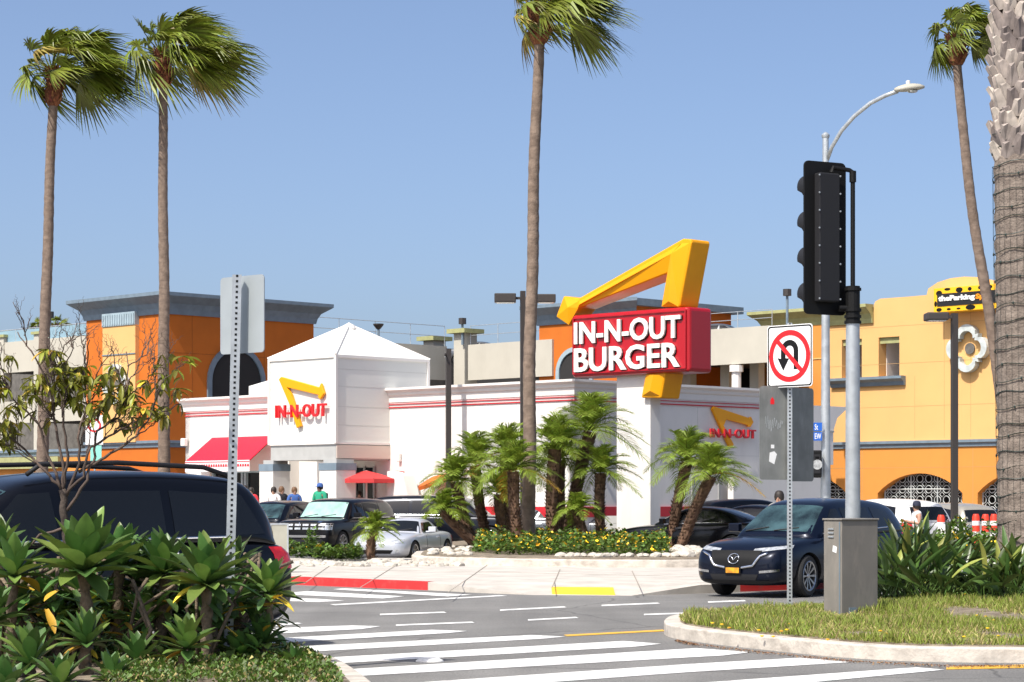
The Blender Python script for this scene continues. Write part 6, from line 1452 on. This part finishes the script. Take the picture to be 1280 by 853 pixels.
mound('low_bushes', 'bright green vine leaves at the planter kerb corner', [tuple(Wp(335, 625, 20.4)[:2]), tuple(Wp(405, 625, 20.6)[:2]), tuple(Wp(398, 625, 21.4)[:2]), tuple(Wp(330, 625, 21.4)[:2])], .12, lambda x, y: .12, 500, 22, .05, .05)
# ---- litter in the gutter along the median kerb
mb = MB(); rr = random.Random(31); gut = [(845, 800), (870, 805), (958, 815.5), (1070, 826.5), (1188, 832), (1290, 832)]
for i in range(1500):
    j = rr.randrange(5); u = rr.random(); px = gut[j][0] + (gut[j + 1][0] - gut[j][0]) * u; py = gut[j][1] + (gut[j + 1][1] - gut[j][1]) * u + abs(rr.gauss(0, 1.3))
    c = G(px, py + .2, .012); a = rr.uniform(0, 6.28); l = rr.uniform(.008, .03); mb.add([c, c + Vector((math.cos(a) * l, math.sin(a) * l, .006)), c + Vector((math.cos(a + .9) * l, math.sin(a + .9) * l, .012))], [(0, 1, 2)])
tag(mb.build('leaf_litter', [mat('leaf_litter', (.22, .12, .06), .9, island=.5)]), 'brown leaf litter gathered in the gutter along the median kerb', 'leaf litter', kind='stuff')
# ---- pale rocks
def rock(name, c, s, label, group, seed):
    rr = random.Random(seed); bm = bmesh.new(); bmesh.ops.create_icosphere(bm, subdivisions=2, radius=1)
    for v in bm.verts:
        v.co *= 1 + .28 * noise.noise(v.co * 1.3 + Vector((seed, 0, 0))); v.co = Vector((v.co.x * s * rr.uniform(.98, 1.02) * 1.25, v.co.y * s, v.co.z * s * .7))
    me = bpy.data.meshes.new(name); bm.to_mesh(me); bm.free(); me.materials.append(M['rock']); o = bpy.data.objects.new(name, me); col.objects.link(o); o.location = c; o.rotation_euler = (0, 0, rr.uniform(0, 6)); return tag(o, label, 'rock', group)
rr = random.Random(77)
for i in range(46): 
    px = 372 + i * 4.6 + rr.uniform(-2, 2); rock('rock', G(px, rr.uniform(703, 708), .16), rr.uniform(.07, .16), 'pale rubble stone in the strip in front of the parked cars', 'rubble stones before the parked cars', i)
for i in range(13):
    px = 700 + i * 10 + rr.uniform(-3, 3); rock('rock', Vector(((px - 640) / F * 53.2, 53.2 + rr.uniform(-.2, .3), .36)), rr.uniform(.08, .13), 'pale boulder along the kerb of the flower bed', 'boulders on the flower bed kerb', 100 + i)
for i in range(34):
    D_ = rr.uniform(53.5, 62); rock('rock', Vector(((rr.uniform(830, 876) - 640) / F * D_, D_, .36)), rr.uniform(.08, .17), 'pale rubble stone at the right end of the palm bed', 'rubble stones right end of palm bed', 200 + i)
for i in range(30):
    D_ = rr.uniform(55, 64); rock('rock', Vector(((rr.uniform(528, 590) - 640) / F * D_, D_, .35)), rr.uniform(.07, .14), 'pale rubble stone at the left end of the palm bed', 'rubble stones left end of palm bed', 400 + i)
for i, (px, py, s) in enumerate([(1244, 690, .33), (1236, 700, .25), (1226, 705, .2), (1168, 700, .2), (1255, 705, .3)]):
    rock('rock', G(px, py, .25), s, 'large white boulder left of the wrapped palm trunk, between the shrubs', 'large white boulders by the palm trunk', 300 + i)
# ---- bare branching tree
rr = random.Random(21); tb_ = Wp(86, 800, 21.7); tb_.z = .15
tr = empty('bare_tree', tb_, 'sparse multi branched small tree with drooping olive leaves above the agave hedge', 'tree')
W1 = lambda px, py, dd=0: Wp(px, py, 21.7 + dd)
mb = MB(); tips = []
def limb(pts, r0, r1):
    P_ = []; n = len(pts)
    for i in range(n - 1):
        for k in range(4):
            P_.append(pts[i].lerp(pts[i + 1], k / 4) + Vector((rr.uniform(-.012, .012), rr.uniform(-.012, .012), rr.uniform(-.012, .012))))
    P_.append(pts[-1]); m = len(P_)
    mb.tube(P_, [r0 + (r1 - r0) * i / (m - 1) for i in range(m)], 7, mi=0 if r0 > .02 else 1, cap=True); return P_
def sprout(P_, depth, r0, n, ln):
    for i in range(n):
        j = int(len(P_) * rr.uniform(.35, 1)) - 1; b_ = P_[max(j, 0)]; d0 = (P_[-1] - P_[0]).normalized()
        d = (d0 + Vector((rr.uniform(-.9, .9), rr.uniform(-.9, .9), rr.uniform(-.35, .7)))).normalized(); l = ln * rr.uniform(.6, 1.2)
        m1 = b_ + d * l * .5 + Vector((0, 0, rr.uniform(-.02, .04))); q = (d + Vector((rr.uniform(-.5, .5), 0, rr.uniform(-.2, .5)))).normalized(); m2 = m1 + q * l * .5
        C_ = limb([b_, m1, m2], r0, r0 * .45); tips.append(m2)
        if depth: sprout(C_, depth - 1, r0 * .6, 3, ln * .62)
trunk = limb([tb_, W1(86, 730), W1(84, 680), W1(80, 640), W1(78, 612)], .045, .034)
main = [[(78, 612), (55, 588), (30, 560), (8, 545), (-12, 540)], [(78, 612), (60, 570), (48, 530), (18, 500), (2, 470)], [(80, 620), (78, 580), (66, 520), (62, 480), (40, 440), (22, 415)], [(80, 615), (84, 570), (78, 520), (88, 480), (70, 440)],
        [(82, 620), (100, 580), (98, 540), (112, 500), (108, 460), (112, 425)], [(82, 618), (104, 595), (112, 560), (135, 545), (165, 530), (205, 515), (225, 505)], [(84, 640), (108, 600), (118, 570), (122, 540), (150, 520), (160, 480), (158, 440)],
        [(98, 590), (125, 575), (150, 560), (170, 545), (190, 520), (196, 490), (190, 460)], [(84, 660), (50, 670), (20, 700), (5, 720)]]
for pl_ in main:
    P_ = limb([W1(a, b_, rr.uniform(-.35, .35) * (i / len(pl_))) for i, (a, b_) in enumerate(pl_)], .016, .005)
    tips.append(P_[-1])
    if pl_ is not main[-1]: sprout(P_, 2, .007, 6, .4)
mb.build('branches', [M['bark'], M['twig']], tr, smooth=True)
mb = MB()
for t in tips:
    px_ = t.x / t.y * F + 640; py_ = HOR - (t.z - CH) / t.y * F
    if py_ < 435 or rr.random() < (.55 if py_ > 455 else .85) or py_ > 590: continue
    for k in range(rr.randint(2, 5)):
        a = rr.uniform(0, 2 * PI); e = rr.uniform(-1.3, .1); d = Vector((math.cos(a) * math.cos(e), math.sin(a) * math.cos(e), math.sin(e)))
        leaf_blade(mb, t, d, rr.uniform(.09, .17), rr.uniform(.035, .055), 1 if rr.random() < .1 else 0, .2, rr, fold=.3)
mb.build('leaves', [M['tleaf'], M['agavey']], tr, smooth=True)

# ================================================================= PEOPLE
SK = {'skin': mat('skin', (.45, .25, .17), .6), 'hair': mat('hair', (.02, .014, .01), .6), 'cap': mat('cap_dark', (.02, .025, .05), .8), 'white': mat('cloth_white', (.75, .74, .72), .85), 'green': mat('cloth_green', (.02, .32, .18), .85),
      'blue': mat('cloth_blue', (.05, .12, .35), .85), 'red': mat('cloth_red', (.6, .03, .04), .85), 'dark': mat('cloth_dark', (.03, .03, .035), .85), 'grey': mat('cloth_grey', (.25, .26, .25), .85), 'hairb': mat('hair_brown', (.14, .07, .03), .6)}
def skin_mesh(name, verts, edges, radii, m, parent, sub=2):
    me = bpy.data.meshes.new(name); me.from_pydata(verts, edges, []); o = bpy.data.objects.new(name, me); col.objects.link(o)
    o.modifiers.new('k', 'SKIN'); md = o.modifiers.new('s', 'SUBSURF'); md.levels = md.render_levels = sub
    for i, sv in enumerate(me.skin_vertices[0].data): sv.radius = radii[i] if isinstance(radii[i], tuple) else (radii[i], radii[i]); sv.use_root = i == 0
    apply_mods(o); o.data.materials.clear(); o.data.materials.append(m)
    for p in o.data.polygons: p.use_smooth = True; p.material_index = 0
    o.parent = parent; return o
def person(loc, rz, label, top='white', legs='dark', hair='hair', h=1.72, arms=0, capm=None, pack=None, sleeve=True):
    e_ = empty('person', loc, label, 'person', None, rz); s = h / 1.75; e_.scale = (s, s, s)
    j = dict(pel=(0, 0, .95), ch=(0, 0, 1.25), nk=(0, .01, 1.46), hd=(0, .03, 1.56), ht=(0, .02, 1.7), sl=(-.19, 0, 1.4), sr=(.19, 0, 1.4), el=(-.25, .02, 1.14), er=(.25, .02, 1.14),
             wl=(-.27, .1, .92) if not arms else (-.16, .3, 1.2), wrr=(.27, .1, .92) if not arms else (.16, .3, 1.22), hl=(-.1, 0, .9), hr=(.1, 0, .9), kl=(-.11, .03, .5), kr=(.12, .0, .5), al=(-.11, 0, .09), ar=(.13, -.04, .09), fl=(-.12, .16, .04), fr=(.14, .13, .04),
             hnl=(-.27, .14, .84) if not arms else (-.12, .38, 1.24), hnr=(.27, .14, .84) if not arms else (.12, .38, 1.26))
    k = list(j); E = [('pel', 'ch'), ('ch', 'nk'), ('nk', 'hd'), ('hd', 'ht'), ('ch', 'sl'), ('ch', 'sr'), ('sl', 'el'), ('sr', 'er'), ('el', 'wl'), ('er', 'wrr'), ('wl', 'hnl'), ('wrr', 'hnr'), ('pel', 'hl'), ('pel', 'hr'), ('hl', 'kl'), ('hr', 'kr'), ('kl', 'al'), ('kr', 'ar'), ('al', 'fl'), ('ar', 'fr')]
    Rr = dict(pel=(.15, .11), ch=(.16, .11), nk=.055, hd=(.078, .09), ht=(.065, .07), sl=.065, sr=.065, el=.045, er=.045, wl=.032, wrr=.032, hl=.09, hr=.09, kl=.06, kr=.06, al=.042, ar=.042, fl=.035, fr=.035, hnl=.035, hnr=.035)
    skin_mesh('body', [j[q] for q in k], [(k.index(a), k.index(b)) for a, b in E], [Rr[q] for q in k], SK['skin'], e_)
    j['nb'] = (0, .0, 1.43); ks = ['pel', 'ch', 'sl', 'sr', 'nb', 'el', 'er'] if sleeve else ['pel', 'ch', 'sl', 'sr', 'nb']
    Es = [('pel', 'ch'), ('ch', 'nb'), ('nb', 'sl'), ('nb', 'sr')] + ([('sl', 'el'), ('sr', 'er')] if sleeve else [])
    rs = dict(nb=(.11, .1), pel=(.175, .135), ch=(.185, .135), sl=.085, sr=.085, el=.065, er=.065)
    skin_mesh('shirt', [j[q] for q in ks], [(ks.index(a), ks.index(b)) for a, b in Es], [rs[q] for q in ks], SK[top], e_)
    kt = ['pel', 'hl', 'hr', 'kl', 'kr', 'al', 'ar']; Et = [('pel', 'hl'), ('pel', 'hr'), ('hl', 'kl'), ('hr', 'kr'), ('kl', 'al'), ('kr', 'ar')]; rt_ = dict(pel=(.165, .125), hl=.105, hr=.105, kl=.078, kr=.078, al=.06, ar=.06)
    skin_mesh('trousers', [j[q] for q in kt], [(kt.index(a), kt.index(b)) for a, b in Et], [rt_[q] for q in kt], SK[legs], e_)
    mb = MB().lathe((0, -.005, 1.6), [(.095, -.06), (.108, 0), (.105, .07), (.08, .125), (.04, .15), (0, .155)], 14); hr_ = mb.build('hair', SK[hair], e_, smooth=True, world=False)
    mb = MB().lathe((0, .11, 1.575), [(0, -.02), (.016, -.015), (.012, .02), (0, .03)], 6); mb.build('nose', SK['skin'], e_, smooth=True, world=False)
    if capm:
        mb = MB().lathe((0, .0, 1.65), [(.112, -.03), (.112, .03), (.09, .085), (.04, .11), (0, .112)], 14); mb.box((0, .15, 1.64), (.15, .12, .015)); mb.build('cap', SK[capm], e_, smooth='auto', world=False)
    if pack: MB().box((0, -.2, 1.2), (.3, .18, .46)).build('backpack', SK[pack], e_, world=False, bevel=.05)
def PS(px, D, z=0): p = Wp(px, 625, D); return (p.x, p.y, z)
person(PS(974, 52.5), R(160), 'dark haired man in a grey shirt standing behind the navy SUV', 'grey', 'dark', h=1.86)
person(PS(1146, 57.5), R(100), 'woman in a dark cap and white tank top reaching forward beside the white crossover', 'white', 'dark', capm='cap', arms=1, sleeve=False, h=1.62)
T = .42
person(PS(400, 79.4, T), R(150), 'person in a green shirt and blue cap with a dark backpack at the entry column', 'green', 'dark', capm='blue', pack='dark', h=1.8)
person(PS(368, 80.5, T), R(200), 'brown haired person in a blue shirt waiting by the entry', 'blue', 'dark', hair='hairb', h=1.68)
person(PS(342, 79.8, T), R(170), 'person in a white shirt left of the entry column', 'white', 'dark', hair='hair', h=1.68)
person(PS(352, 80.6, T), R(220), 'person in a dark shirt behind the one in white', 'dark', 'grey', hair='hairb', h=1.7)
person(PS(314, 82.5, T), R(180), 'person in a red shirt below the awning window', 'red', 'dark', h=1.68)
person(PS(306, 83, T), R(150), 'dark clothed person with black hair under the awning', 'dark', 'dark', h=1.75)
person(PS(449, 82.6, T), R(180), 'person in grey under the red umbrella', 'grey', 'dark', h=1.55)
person(PS(472, 83, T), R(190), 'person in black beside the umbrella pole', 'dark', 'dark', h=1.62)
